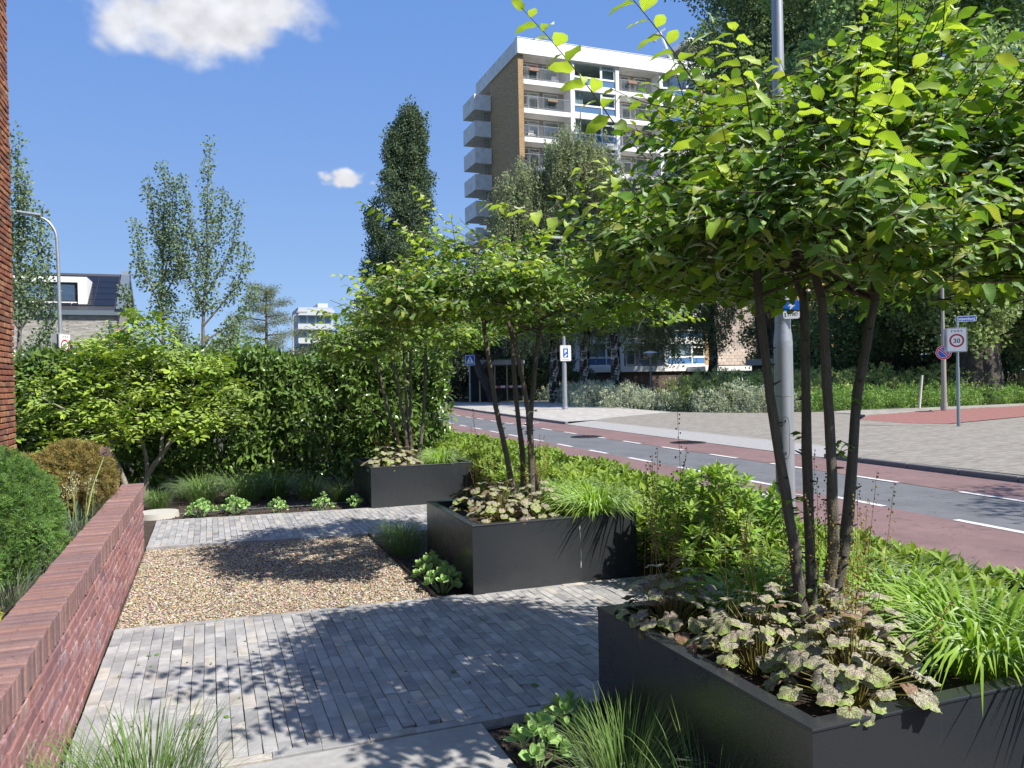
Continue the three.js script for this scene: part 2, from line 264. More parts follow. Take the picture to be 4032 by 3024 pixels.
{ // manhole covers: cast rim, lid and raised ribs
  for (const [x, z, l] of [[9.6, -19.6, 'round iron manhole cover in the grey lane, farther one'], [10.75, -16.4, 'round iron manhole cover on the red lane beside the sloped crossing']]) {
    const t = thing('manhole_cover', l, 'manhole cover', [x, 0.009, z], 0, 'manhole covers in the road'), mm = M({ color: [0.06, 0.052, 0.05], roughness: 0.6, metalness: 0.4 });
    part('rim', new THREE.TorusGeometry(0.41, 0.025, 6, 36).rotateX(Math.PI / 2).scale(1, 0.4, 1), mm, t); part('lid', new THREE.CylinderGeometry(0.385, 0.385, 0.012, 36), mm, t);
    for (let k = -3; k <= 3; k++) part('rib', box(0.03, 0.01, 2 * Math.sqrt(0.36 * 0.36 - (k * 0.1) ** 2), k * 0.1, 0.011, 0), mm, t);
  }
}
// ---------------------------------------------------------------- garden ground
const soilT = (() => { const a = tiled(7, 4, 31), b = tiled(40, 3, 32); return dataTex(256, (u, v) => { const k = 0.75 + a(u, v) * 0.6 + b(u, v) * 0.9; return [k, k * 0.97, k * 0.93]; }); })();
const soilM = M({ color: [0.075, 0.056, 0.042], map: withRepeat(soilT, 0.7), roughness: 1, bumpMap: withRepeat(soilT, 0.5), bumpScale: 0.02 });
struct('garden_soil', sheet([[-9, 2], [5.55, 2], [5.58, -6], [5.9, -12], [6.2, -20], [-9, -20]], -0.012), soilM);
seedTo(41);
{ // clods and mulch crumbs over the planting strips
  const g = new THREE.IcosahedronGeometry(1, 0); const list = []; const areas = [[-0.6, 3.6, -10.15, -12.6, 900], [1.56, 1.76, -5.6, -8.3, 260], [1.15, 1.66, -1.2, -3.42, 420], [-0.6, 1.6, -10.1, -10.5, 300]];
  for (const [x0, x1, z0, z1, n] of areas) for (let k = 0; k < n; k++) { const s = rr(0.004, 0.017), q = new THREE.Matrix4().compose(V(rr(x0, x1), -0.008, rr(z1, z0)), new THREE.Quaternion().setFromEuler(new THREE.Euler(rr(0, 6), rr(0, 6), rr(0, 6))), V(s * 1.4, s * 0.7, s)); list.push([q, tint(1, 0.4, 0.1)]); }
  const o = new THREE.Group(); const m = copies('soil_crumbs', g, M({ color: [0.07, 0.052, 0.038], roughness: 1 }), list, scene, 'stuff'); m.userData.label = 'dark soil crumbs scattered over the planting strips'; m.userData.category = 'soil';
}
// gravel bed
seedTo(43);
{
  const bed = [[-0.61, -5.74], [1.5, -5.6], [1.53, -8.24], [-0.61, -8.5]];
  struct('gravel_base', sheet(bed, 0.004), M({ color: [0.24, 0.19, 0.13], map: withRepeat(speckT, 0.12), roughness: 1 }));
  const g = new THREE.IcosahedronGeometry(1, 0), list = [], cols = [[0.46, 0.35, 0.21], [0.54, 0.44, 0.30], [0.30, 0.21, 0.14], [0.64, 0.55, 0.43], [0.20, 0.15, 0.12], [0.50, 0.37, 0.20], [0.42, 0.37, 0.31], [0.70, 0.63, 0.53]];
  for (let k = 0; k < 44000; k++) { const t = rnd(), x = rr(-0.6, 1.515), f = (x + 0.61) / 2.14, z = -lerp(lerp(5.74, 5.6, f), lerp(8.5, 8.24, f), t), s = rr(0.004, 0.0085); list.push([new THREE.Matrix4().compose(V(x, rr(0.004, 0.016), z), new THREE.Quaternion().setFromEuler(new THREE.Euler(rr(-0.5, 0.5), rr(0, 6), rr(-0.5, 0.5))), V(s * rr(0.9, 1.6), s * rr(0.45, 0.8), s)), cols[Math.floor(rnd() * cols.length)].map((c) => c * rr(0.62, 0.95))]); }
  const m = copies('gravel', g, M({ color: [1, 1, 1], roughness: 0.85 }), list, scene, 'stuff'); m.userData.label = 'bed of small tan and cream gravel between the paths'; m.userData.category = 'gravel';
  solo('edging_strip', bx(1.515, 1.523, -0.02, 0.045, -8.25, -5.62), M({ color: [0.012, 0.012, 0.013], roughness: 0.5 }), 'thin black edging strip along the gravel beside the planter bed', 'edging', null);
}
// stone paths: each stone a block with chamfered top edges
seedTo(47);
const stoneMs = [[0.41, 0.40, 0.385], [0.36, 0.353, 0.342], [0.465, 0.452, 0.43], [0.435, 0.42, 0.40], [0.32, 0.315, 0.31], [0.48, 0.445, 0.39]].map((c) => M({ color: c, map: withRepeat(stoneT, 0.9), roughness: 0.8, bumpMap: withRepeat(stoneT, 0.45), bumpScale: 0.006 }));
const jointM = M({ color: [0.16, 0.15, 0.135], roughness: 1 });
function stonePath(poly, zNear, zFar, x0, x1, label) { // zNear/zFar are functions of x (z values)
  const path = struct('paved_path', sheet(poly, 0.0), jointM); path.userData.label = label;
  const all = [], W = 0.0605, J = 0.0016;
  for (let x = x0; x < x1; x += W) {
    const zn = zNear(x) - 0.062, zf = zFar(x) + 0.062; let z = zn - rr(0, 0.2) + 0.2, first = true;
    while (z > zf + 0.02) { const L = rr(0.17, 0.215), a = Math.min(z, zn), b = Math.max(z - L, zf); if (a - b > 0.035) all.push({ x: x + W / 2 + rr(-0.0012, 0.0012), z: (a + b) / 2, w: W - J - rr(0, 0.002), l: a - b - J - rr(0, 0.002), r: rr(-0.006, 0.006) }); z -= L; }
  }
  for (const [f, s] of [[zNear, -1], [zFar, 1]]) for (let x = x0; x < x1; x += 0.205) { const xe = Math.min(x + 0.205, x1); all.push({ x: (x + xe) / 2, z: f((x + xe) / 2) + s * 0.031, w: xe - x - J, l: 0.0565, r: Math.atan2(-(f(xe) - f(x)), xe - x) }); }
  for (const s of all) { s.y = 0.036 + rr(-0.0022, 0.0022); const d = Math.hypot(s.x, s.z, 1.6); s.k = d; s.tx = rr(-0.006, 0.006); s.tz = rr(-0.008, 0.008); s.m = Math.floor(Math.pow(rnd(), 1.5) * 6); }
  all.sort((a, b) => a.k - b.k);
  const base = []; for (let k = 0; k < 6; k++) base.push(slab(1, 0.05, 1, 0.001, rr(0, 5), rr(0, 5)));
  const mine = [[], [], [], [], [], []]; let n = 0;
  for (const s of all) {
    const inView = s.x > -0.62 && Math.atan2(s.x, -s.z) > -0.2 && Math.atan2(1.6, Math.hypot(s.x, s.z)) < 0.47;
    const g = slab(s.w, 0.045, s.l, 0.0016, rr(0, 9), rr(0, 9));
    if (n < 300 && inView) { n++; const m = part('paving_stone', g, stoneMs[s.m], path); m.position.set(s.x, s.y, s.z); m.rotation.set(s.tx, s.r, s.tz); }
    else { g.applyMatrix4(new THREE.Matrix4().compose(V(s.x, s.y, s.z), new THREE.Quaternion().setFromEuler(new THREE.Euler(s.tx, s.r, s.tz)), V(1, 1, 1))); mine[s.m].push(g); }
  }
  mine.forEach((l, k) => { if (l.length) { const m = part('paving_stones', merge(l), stoneMs[k], path); m.userData.kind = 'stuff'; } });
}
stonePath([[-0.61, -3.49], [4.2, -3.42], [4.2, -5.42], [-0.61, -5.72]], (x) => -3.48 + 0.012 * x, (x) => -5.69 + 0.062 * x, -0.6, 3.35, 'nearer path of narrow grey stones running away from the camera');
stonePath([[-0.61, -8.52], [4.2, -8.0], [4.2, -9.7], [-0.61, -10.16]], (x) => -8.45 + 0.13 * x, (x) => -10.12 + 0.1 * x, -0.6, 3.35, 'farther path of narrow grey stones in front of the planted bed');
{
  const g = slab(1.73, 0.05, 2.6, 0.004); const m = struct('concrete_slab', g, M({ color: [0.40, 0.39, 0.37], map: withRepeat(grainT, 1.5), roughness: 0.9, bumpMap: withRepeat(speckT, 0.4), bumpScale: 0.0015 })); m.position.set(0.27, 0.034, -2.16);
}
// fallen leaves and seed husks on the stones
seedTo(53);
{
  const g = leafGeo(0.55, 3, 0.3, 0.3), cols = [leafM([0.12, 0.24, 0.03], 0.3), leafM([0.22, 0.20, 0.04], 0.2), leafM([0.16, 0.09, 0.035], 0.1)];
  for (let k = 0; k < 70; k++) { const s = k < 7 ? rr(0.035, 0.06) : rr(0.014, 0.032), z = k % 4 === 3 ? rr(-8.6, -9.8) : rr(-3.6, -5.4), x = rr(-0.5, 1.6), m = solo('fallen_leaf', g, cols[k < 7 ? 0 : k % 3], 'small fallen leaf or husk lying on the grey paving', 'leaf', null, 'fallen leaves on the paving'); m.applyMatrix4(mat4(V(x, 0.041, z), V(rr(-1, 1), rr(-0.05, 0.1), rr(-1, 1)), V(rr(-0.3, 0.3), 1, rr(-0.3, 0.3)), s)); }
}
// low garden wall of red brick with an upright coping
seedTo(59);
const wallMs = [[0.66, 0.60, 0.58], [0.56, 0.50, 0.50], [0.72, 0.64, 0.60], [0.64, 0.54, 0.47], [0.50, 0.47, 0.49]].map((c) => M({ color: c, map: withRepeat(saltT, 1.1), roughness: 0.92, bumpMap: withRepeat(wornT, 0.3), bumpScale: 0.004 }));
const capMs = [[0.32, 0.185, 0.165], [0.28, 0.155, 0.145], [0.36, 0.21, 0.185], [0.315, 0.175, 0.145], [0.265, 0.16, 0.155]].map((c) => M({ color: c, map: withRepeat(wornT, 0.45), roughness: 0.92, bumpMap: withRepeat(wornT, 0.3), bumpScale: 0.006 }));
const mortarM = M({ color: [0.33, 0.31, 0.285], map: withRepeat(speckT, 0.4), roughness: 1, bumpMap: withRepeat(speckT, 0.2), bumpScale: 0.004 });
{
  const w = thing('garden_wall', 'low red brick garden wall with an upright brick coping along the paths', 'wall', [0, 0, 0]);
  part('mortar_core', merge([bx(-0.806, -0.632, -0.05, 0.53, -8.6, -1.2), bx(-2.6, -0.806, -0.05, 0.53, -8.588, -8.37)]), mortarM, w);
  const zs = -1.2, ze = -8.62, st = []; for (let k = 0; k < 8; k++) st.push(chamfer(0.105, 0.053, 0.208, 0.004, rr(0, 4), rr(0, 4)));
  const cap = []; for (let k = 0; k < 8; k++) cap.push(chamfer(0.205, 0.128, 0.054, 0.007, rr(0, 4), rr(0, 4)));
  for (let r = 0; r < 8; r++) for (let z = zs - (r % 2) * 0.11; z > ze + 0.1; z -= 0.2195) { if (z > -1.9 + 0.0) continue; const m = part('brick', st[Math.floor(rnd() * 8)], wallMs[Math.floor(rnd() * 5)], w); m.position.set(-0.672 + rr(-0.0035, 0.0035), 0.030 + r * 0.0635 + rr(-0.002, 0.002), Math.max(z - 0.105, ze + 0.105)); m.rotation.set(rr(-0.008, 0.008), rr(-0.012, 0.012), rr(-0.01, 0.01)); }
  for (let z = -1.9; z > ze; z -= 0.0635) { const m = part('coping_brick', cap[Math.floor(rnd() * 8)], capMs[Math.floor(rnd() * 5)], w); m.position.set(-0.7145 + rr(-0.004, 0.004), 0.591 + rr(-0.003, 0.003), z - 0.03); m.rotation.set(rr(-0.015, 0.015), rr(-0.012, 0.012), rr(-0.012, 0.012)); }
  for (let x = -0.86; x > -2.5; x -= 0.0635) { const m = part('coping_brick', cap[Math.floor(rnd() * 8)], capMs[Math.floor(rnd() * 5)], w); m.position.set(x, 0.591 + rr(-0.003, 0.003), -8.48); m.rotation.y = Math.PI / 2 + rr(-0.01, 0.01); }
  for (let r = 4; r < 8; r++) for (let x = -0.9; x > -2.4; x -= 0.2195) { const m = part('brick', st[Math.floor(rnd() * 8)], wallMs[Math.floor(rnd() * 5)], w); m.position.set(x - 0.105, 0.030 + r * 0.0635, -8.41); m.rotation.y = Math.PI / 2; }
  struct('raised_bed_soil', bx(-5, -0.808, -0.05, 0.47, -8.36, -1.0), soilM);
}
// corner of the brick house at the left edge of the garden
seedTo(61);
{
  const h = thing('brick_house', 'rough red brick wall of the house at the left edge of the photo', 'house', [0, 0, 0]);
  const X = -2.0, Z = -10.18; part('mortar_core', bx(X - 1.2, X - 0.018, -0.05, 8.2, Z + 0.015, 2), M({ color: [0.085, 0.075, 0.068], roughness: 1 }), h);
  const ms = [[0.50, 0.19, 0.10], [0.42, 0.15, 0.085], [0.58, 0.25, 0.13], [0.32, 0.15, 0.105], [0.62, 0.31, 0.16]].map((c) => M({ color: c, map: withRepeat(brickT, 0.7), roughness: 0.92, bumpMap: withRepeat(brickT, 0.3), bumpScale: 0.012 }));
  const st = [], hd = []; for (let k = 0; k < 6; k++) { st.push(chamfer(0.1, 0.05, 0.208, 0.005, rr(0, 4), rr(0, 4))); hd.push(chamfer(0.1, 0.05, 0.1, 0.005, rr(0, 4), rr(0, 4))); }
  const rest = [[], [], [], [], []]; let n = 0;
  for (let r = 0; r < 130; r++) { let z = Z; const y = 0.03 + r * 0.0625; for (let k = 0; k < 7; k++) { const head = k === 0 && r % 2; const L = head ? 0.1 : 0.208; const i = Math.floor(rnd() * 5), px = X - 0.05 + rr(-0.006, 0.006), pz = z + L / 2; const g = (head ? hd : st)[Math.floor(rnd() * 6)];
    if (k < 3 && y > 0.7 && y < 7 && n < 300) { n++; const m = part('brick', g, ms[i], h); m.position.set(px, y, pz); m.rotation.set(rr(-0.012, 0.012), rr(-0.012, 0.012), rr(-0.012, 0.012)); } else { const q = g.clone(); q.translate(px, y, pz); rest[i].push(q); } z += L + 0.011; } }
  rest.forEach((l, k) => { if (l.length) { const m = part('bricks', merge(l), ms[k], h); m.userData.kind = 'stuff'; } });
}
// ---------------------------------------------------------------- apartment block across the road
seedTo(71);
const whiteM = M({ color: [0.80, 0.79, 0.765], roughness: 0.7 });
const frameM = M({ color: [0.78, 0.78, 0.77], roughness: 0.5 });
const glassM = P({ color: [0.85, 0.92, 0.95], roughness: 0.03, transmission: 1, thickness: 0, ior: 2.3 });
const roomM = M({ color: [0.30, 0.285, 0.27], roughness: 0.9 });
const bluePanelM = M({ color: [0.075, 0.175, 0.34], roughness: 0.35 });
const curtainM = M({ color: [0.62, 0.62, 0.60], roughness: 0.95, side: THREE.DoubleSide });
const railM = M({ color: [0.21, 0.23, 0.25], roughness: 0.45, metalness: 0.3 });
const recessM = M({ color: [0.34, 0.30, 0.26], roughness: 0.8 });
const darkBrickT = canvasTex(512, 512, (g, w, h) => { g.fillStyle = '#9a9288'; g.fillRect(0, 0, w, h); for (let r = 0; r < 40; r++) for (let c = 0; c < 11; c++) { const q = 150 + Math.floor(rr(-26, 26)), o = (r % 2) * 24; g.fillStyle = `rgb(${q + 4},${q - 12},${q - 20})`; g.fillRect(c * 48 - o + 1, r * 12.8 + 1, 46, 10.8); } });
const yellowBrickT = canvasTex(512, 512, (g, w, h) => { g.fillStyle = '#c2ac88'; g.fillRect(0, 0, w, h); for (let r = 0; r < 40; r++) for (let c = 0; c < 11; c++) { const q = Math.floor(rr(-22, 18)), o = (r % 2) * 24; g.fillStyle = `rgb(${214 + q},${176 + q},${126 + q})`; g.fillRect(c * 48 - o + 1, r * 12.8 + 1, 46, 10.8); } });
const yBrickM = M({ color: [0.60, 0.60, 0.60], map: withRepeat(yellowBrickT, 2.5), roughness: 0.9 });
const plinthM = M({ color: [0.30, 0.27, 0.25], map: withRepeat(darkBrickT, 2.5), roughness: 0.9 });
const greyConcM = M({ color: [0.80, 0.79, 0.76], map: withRepeat(grainT, 4), roughness: 0.9 });
function leafClump2(n, s, R) { const mb = new MB(), t = tmpl(diamond(0.8)); for (let k = 0; k < n; k++) mb.add(t, mat4(V(rr(-R, R), rr(-R, R), rr(-R, R)), randDir(), randDir(), s), null); return mb.build(); }
function curtain(x0, x1, y0, y1, z) { const n = Math.max(4, Math.round((x1 - x0) / 0.09)), g = new THREE.PlaneGeometry(x1 - x0, y1 - y0, n, 1), p = g.attributes.position; for (let k = 0; k < p.count; k++) p.setZ(k, Math.sin(k % (n + 1) * 2.1) * 0.05); g.computeVertexNormals(); g.translate((x0 + x1) / 2, (y0 + y1) / 2, z); return g; }
function windowIn(parent, x0, x1, y0, y1, z, fw = 0.07) { // frame, pane
  const f = part('window', merge([bx(x0, x1, y0, y0 + fw, z - 0.06, z), bx(x0, x1, y1 - fw, y1, z - 0.06, z), bx(x0, x0 + fw, y0 + fw, y1 - fw, z - 0.06, z), bx(x1 - fw, x1, y0 + fw, y1 - fw, z - 0.06, z)]), frameM, parent);
  part('pane', bx(x0 + fw, x1 - fw, y0 + fw, y1 - fw, z - 0.036, z - 0.03), glassM, f); return f;
}
{
  const A = thing('apartment_block', 'tall white apartment block with blue panels and brown brick end wall', 'building', [0, 0, 0]);
  const Z = -63.95, P0 = 2.5, Y0 = 2.63, NF = 11, X0 = 25.47, XE = 51.2, BK = -75;
  part('plinth', bx(X0 + 0.15, 44.5, -0.1, 2.12, BK, Z - 0.15), plinthM, A);
  part('end_wall', bx(X0, 25.95, 2.12, 29.7, -71.3, Z), yBrickM, A);
  part('rear_core', merge([bx(26.2, 44, 2.2, 29.7, BK, -71.3), bx(44.0, 44.6, 2.12, 29.7, -71.3, Z + 0.02)]), yBrickM, A);
  part('base_band', bx(X0 - 0.05, 44.65, 2.12, Y0, Z - 4.2, Z + 0.12), whiteM, A);
  part('roof_band', merge([bx(X0 - 0.12, 46.2, 29.7, 31.02, Z - 0.3, Z + 0.28), bx(44.2, 46.2, 29.7, 31.02, BK, Z - 0.3)]), whiteM, A);
  part('roof_edge', bx(X0 - 0.14, X0 + 0.3, 29.72, 31.0, BK, Z - 0.3), greyConcM, A);
  part('roof_slab', bx(X0 + 0.3, 46.2, 29.7, 30.4, BK, Z - 0.3), greyConcM, A);
  part('gutter_trim', bx(X0 - 0.16, 46.25, 31.02, 31.07, Z - 0.35, Z + 0.31), frameM, A);
  const piers = [[30.4, 30.77], [34.93, 35.27], [39.5, 39.8]];
  for (const [a, b] of piers) part('pier', bx(a, b, Y0, 29.7, Z - 1.6, Z + 0.06), whiteM, A);
  for (let k = 0; k < NF; k++) {
    const y = Y0 + k * P0;
    if (k) part('floor_band', bx(25.95, 44.0, y - 0.42, y, Z - 3.9, Z + 0.03), whiteM, A);
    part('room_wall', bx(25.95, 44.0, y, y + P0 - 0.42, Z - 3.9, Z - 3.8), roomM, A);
    for (const [a, b] of [[25.95, 30.4], [35.27, 39.5]]) { // recessed balcony with wall of doors and windows
      const zb = Z - 1.4, h = y + P0 - 0.42;
      part('balcony_wall', merge([bx(a, b, y, y + 0.06, zb - 0.1, zb), bx(a, b, h - 0.1, h, zb - 0.1, zb), bx(a + 2.05, a + 2.4, y + 0.06, h - 0.1, zb - 0.1, zb), bx(b - 0.5, b, y + 0.06, h - 0.1, zb - 0.1, zb)]), recessM, A);
      windowIn(A, a + 0.03, a + 0.95, y + 0.8, h - 0.12, zb - 0.01); part('panel', bx(a + 0.03, a + 0.95, y + 0.07, y + 0.79, zb - 0.08, zb - 0.02), bluePanelM, A);
      windowIn(A, a + 0.98, a + 2.02, y + 0.08, h - 0.5, zb - 0.012, 0.14); windowIn(A, a + 0.98, a + 2.02, h - 0.46, h - 0.12, zb - 0.01);
      windowIn(A, a + 2.44, b - 0.53, y + 0.6, h - 0.12, zb - 0.01); part('panel', bx(a + 2.44, b - 0.53, y + 0.07, y + 0.58, zb - 0.08, zb - 0.02), bluePanelM, A);
      if (rnd() < 0.6) part('curtain', curtain(a + 2.5, a + 2.5 + rr(0.5, 1.2), y + 0.6, h - 0.2, zb - 0.35), curtainM, A);
      const bars = [bx(a + 0.02, b - 0.02, y + 1.02, y + 1.08, Z - 0.06, Z - 0.0), bx(a + 0.02, b - 0.02, y + 0.1, y + 0.14, Z - 0.05, Z - 0.01)]; for (let x = a + 0.1; x < b; x += 0.125) bars.push(bx(x, x + 0.028, y + 0.14, y + 1.02, Z - 0.042, Z - 0.018));
      part('railing', merge(bars), railM, A);
    }
    for (const [a, b] of [[30.77, 34.93], [39.8, 44.0]]) { // flush window bay with blue spandrel panels
      const h = y + P0 - 0.42, m = a + (b - a) * 0.66, zb = Z - 0.05;
      part('sill_band', bx(a, b, y, y + 0.16, zb - 0.25, zb + 0.02), whiteM, A);
      part('panel', bx(a + 0.06, m - 0.04, y + 0.18, y + 0.72, zb - 0.09, zb - 0.03), bluePanelM, A); part('panel', bx(m + 0.04, b - 0.06, y + 0.18, y + 0.72, zb - 0.09, zb - 0.03), bluePanelM, A);
      part('mullion', merge([bx(m - 0.04, m + 0.04, y + 0.16, h, zb - 0.1, zb), bx(a, a + 0.06, y + 0.16, h, zb - 0.1, zb), bx(b - 0.06, b, y + 0.16, h, zb - 0.1, zb), bx(a, b, y + 0.72, y + 0.82, zb - 0.1, zb + 0.01)]), frameM, A);
      windowIn(A, a + 0.07, m - 0.05, y + 0.83, h - 0.01, zb - 0.01, 0.05); windowIn(A, m + 0.05, b - 0.07, y + 0.83, h - 0.36, zb - 0.01, 0.06); windowIn(A, m + 0.05, b - 0.07, h - 0.34, h - 0.01, zb - 0.01, 0.05);
      if (rnd() < 0.75) part('curtain', curtain(a + 0.1, a + rr(0.6, 1.4), y + 0.82, h - 0.05, zb - 0.4), curtainM, A);
      if (rnd() < 0.55) part('curtain', curtain(m + 0.2, b - 0.1, y + 0.82, h - 0.05, zb - 0.4), curtainM, A);
      if (k === 0) part('curtain', curtain(a + 1.2, m - 0.1, y + 0.82, h - 0.05, zb - 0.4), curtainM, A);
    }
    // concrete ends of the access galleries behind the end wall
    if (k) { const gb = part('gallery_parapet', merge([bx(23.75, 25.4, y - 0.62, y - 0.42, -74.4, -70.9), bx(23.75, 23.9, y - 0.42, y + 0.84, -74.4, -70.9), bx(23.9, 25.4, y - 0.42, y + 0.84, -71.05, -70.9), bx(25.4, 26.4, y - 0.62, y - 0.42, -75, -71.35)]), greyConcM, A);
      part('fire_ladder', merge([bx(25.0, 25.05, y - 2.2, y - 0.62, -71.6, -71.55), bx(25.3, 25.35, y - 2.2, y - 0.62, -71.6, -71.55), ...[0.3, 0.6, 0.9, 1.2, 1.5].map((q) => bx(25.0, 25.35, y - 2.2 + q, y - 2.17 + q, -71.6, -71.56))]), railM, A); }
  }
  // stair tower clad in stone tiles, to the right of the last bay
  const tileMs = [[0.52, 0.43, 0.36], [0.46, 0.385, 0.33], [0.56, 0.47, 0.41], [0.42, 0.36, 0.32]].map((c) => M({ color: c, map: withRepeat(grainT, 0.8), roughness: 0.9 }));
  part('tower_core', bx(44.6, 50.4, 2.6, 30, -72, -64.55), M({ color: [0.22, 0.19, 0.17], roughness: 1 }), A);
  const tg = chamfer(0.60, 0.30, 0.05, 0.008); let n = 0; const rest = [[], [], [], []];
  for (let r = 0; r < 88; r++) for (let c = 0; c < 9; c++) { const x = 44.95 + c * 0.62 + (r % 2) * 0.31, y = 2.78 + r * 0.315; if (x > 50.2) continue; const i = Math.floor(rnd() * 4); if (n < 220 && r < 26) { n++; const m = part('cladding_tile', tg, tileMs[i], A); m.position.set(x, y, -64.54); } else { const q = tg.clone(); q.translate(x, y, -64.54); rest[i].push(q); } }
  rest.forEach((l, k) => { const m = part('cladding', merge(l), tileMs[k], A); m.userData.kind = 'stuff'; });
  part('entrance_canopy', merge([bx(41.9, 53.2, 2.05, 2.5, -64.3, -60.9)]), whiteM, A);
  for (const x of [46.2, 48.6, 49.0, 52.6]) part('canopy_post', cyl(0.09, 0.09, 2.1, x, -0.05, -61.4, 10), whiteM, A);
  for (let k = 0; k < 3; k++) windowIn(A, 50.6, 52.6, 3.2 + 2.5 * k, 5.0 + 2.5 * k, -64.2);
  part('side_wall', merge([bx(50.45, 50.58, 2.6, 30, -72, -64.3), bx(52.62, 56, 2.6, 30, -72, -64.3), bx(50.58, 52.62, 2.6, 30, -72, -66)]), yBrickM, A);
  // roof structures
  const P1 = part('penthouse', bx(47.4, 55, 30, 36.4, -80, -71.0), M({ color: [0.2, 0.17, 0.15], roughness: 1 }), A);
  const brownMs = [[0.20, 0.16, 0.135], [0.165, 0.135, 0.12], [0.235, 0.185, 0.15]].map((c) => M({ color: c, map: withRepeat(grainT, 0.8), roughness: 0.85 }));
  for (let r = 0; r < 17; r++) for (let c = 0; c < 8; c++) { const m = part('cladding_tile', tg, brownMs[Math.floor(rnd() * 3)], P1); m.position.set(47.72 + c * 0.62 + (r % 2) * 0.3, 31.1 + r * 0.315, -70.98); }
  for (let r = 0; r < 17; r++) for (let c = 0; c < 7; c++) { const m = part('cladding_tile', tg, brownMs[Math.floor(rnd() * 3)], P1); m.position.set(47.38, 31.1 + r * 0.315, -71.3 - c * 0.62 - (r % 2) * 0.3); m.rotation.y = Math.PI / 2; }
  part('penthouse_trim', bx(47.2, 55.2, 36.4, 36.9, -80.2, -70.8), whiteM, A);
  part('lift_housing', bx(41.2, 43.2, 30.4, 33.2, -70.5, -68.2), M({ color: [0.10, 0.085, 0.08], map: withRepeat(darkBrickT, 2), roughness: 0.9 }), A);
  const cr = thing('roof_crane', 'slanting white window-cleaning crane arm on the apartment roof', 'crane', [0, 0, 0]);
  const t = new MB(); t.tube([V(43.5, 31.3, -67.2), V(41.95, 35.3, -67.6)], [0.14, 0.12], 8); part('boom', t.build(), frameM, cr);
  part('jib', merge([box(1.5, 0.2, 0.22).rotateZ(0.62).translate(41.9, 35.3, -67.6), bx(41.25, 41.5, 34.3, 34.9, -67.7, -67.5)]), railM, cr); part('mount', merge([bx(42.6, 43.8, 30.4, 31.4, -67.6, -66.8), bx(42.2, 42.3, 31.4, 32.3, -67.3, -67.2)]), railM, cr);
  const fl = leafClump2(40, 0.09, 0.3); for (const [x, k, l, c] of [[26.9, 10, 'flower box with red blooms on the top left balcony', [0.5, 0.06, 0.05]], [28.6, 9, 'flower box with leafy plants on the balcony below the top left one', [0.12, 0.25, 0.06]], [36.6, 10, 'flower box on the top balcony in the third bay', [0.5, 0.3, 0.08]], [37.6, 0, 'flower box on the lowest balcony beside the birches', [0.45, 0.1, 0.2]]]) { const fb = thing('flower_box', l, 'flower box', [x, Y0 + k * P0 + 0.84, Z + 0.13]); part('box', bx(-0.45, 0.45, -0.12, 0.08, -0.1, 0.1), M({ color: [0.32, 0.2, 0.14] }), fb); const f = part('flowers', fl, M({ color: c, side: THREE.DoubleSide }), fb); f.scale.set(1.4, 0.6, 0.4); f.position.y = 0.16; }
  for (const [x, k, l] of [[29.3, 10, 'white plastic chair on the top left balcony'], [27.0, 8, 'folding chair on the third balcony down']]) { const c = thing('balcony_chair', l, 'chair', [x, Y0 + k * P0, Z - 0.75]); part('seat', bx(-0.25, 0.25, 0.42, 0.46, -0.25, 0.25), frameM, c); part('backrest', bx(-0.25, 0.25, 0.46, 0.95, -0.28, -0.24), frameM, c); for (const sx of [-1, 1]) for (const sz of [-1, 1]) part('leg', bx(sx * 0.22 - 0.02, sx * 0.22 + 0.02, 0, 0.42, sz * 0.22 - 0.02, sz * 0.22 + 0.02), frameM, c); }
  // yellow brick wing farther right
  const B = thing('brick_wing', 'yellow brick wing with a white base band behind the lamp post', 'building', [0, 0, 0]);
  part('wall', bx(56.1, 64.1, 2.6, 24, -78, -66.95), M({ color: [0.84, 0.74, 0.62], map: withRepeat(yellowBrickT, 2.5), roughness: 0.9 }), B); part('base_band', bx(55.2, 64.3, 2.0, 2.6, -78, -66.8), whiteM, B); part('plinth', bx(55.4, 64.0, -0.1, 2.0, -78, -67.1), plinthM, B);
  for (let k = 0; k < 7; k++) windowIn(B, 58.2, 60.2, 3.6 + k * 2.6, 5.2 + k * 2.6, -66.9);
}
{ // low garage building behind the big trees
  const g = thing('low_garage', 'low flat-roofed dark brick building behind the big tree trunks', 'building', [0, 0, 0]); part('wall', bx(37, 52, -0.1, 2.3, -48, -40.5), plinthM, g); part('roof_fascia', bx(36.7, 52.3, 2.3, 2.75, -48.3, -40.2), M({ color: [0.55, 0.52, 0.43], roughness: 0.8 }), g);
  part('door', bx(41, 43, 0, 2.0, -40.5, -40.44), M({ color: [0.12, 0.10, 0.08] }), g);
  const s = thing('brick_flats', 'sliver of sunlit yellow brick flats beside the dark trees', 'building', [0, 0, 0]); part('wall', bx(17, 25, -0.1, 7.3, -84, -78), M({ color: [0.84, 0.74, 0.62], map: withRepeat(yellowBrickT, 2.5), roughness: 0.9 }), s); part('roof_edge', bx(16.8, 25.2, 7.3, 7.55, -84.2, -77.8), frameM, s);
  for (let k = 0; k < 2; k++) windowIn(s, 21.2, 22.6, 2 + k * 2.6, 3.6 + k * 2.6, -77.96);
}
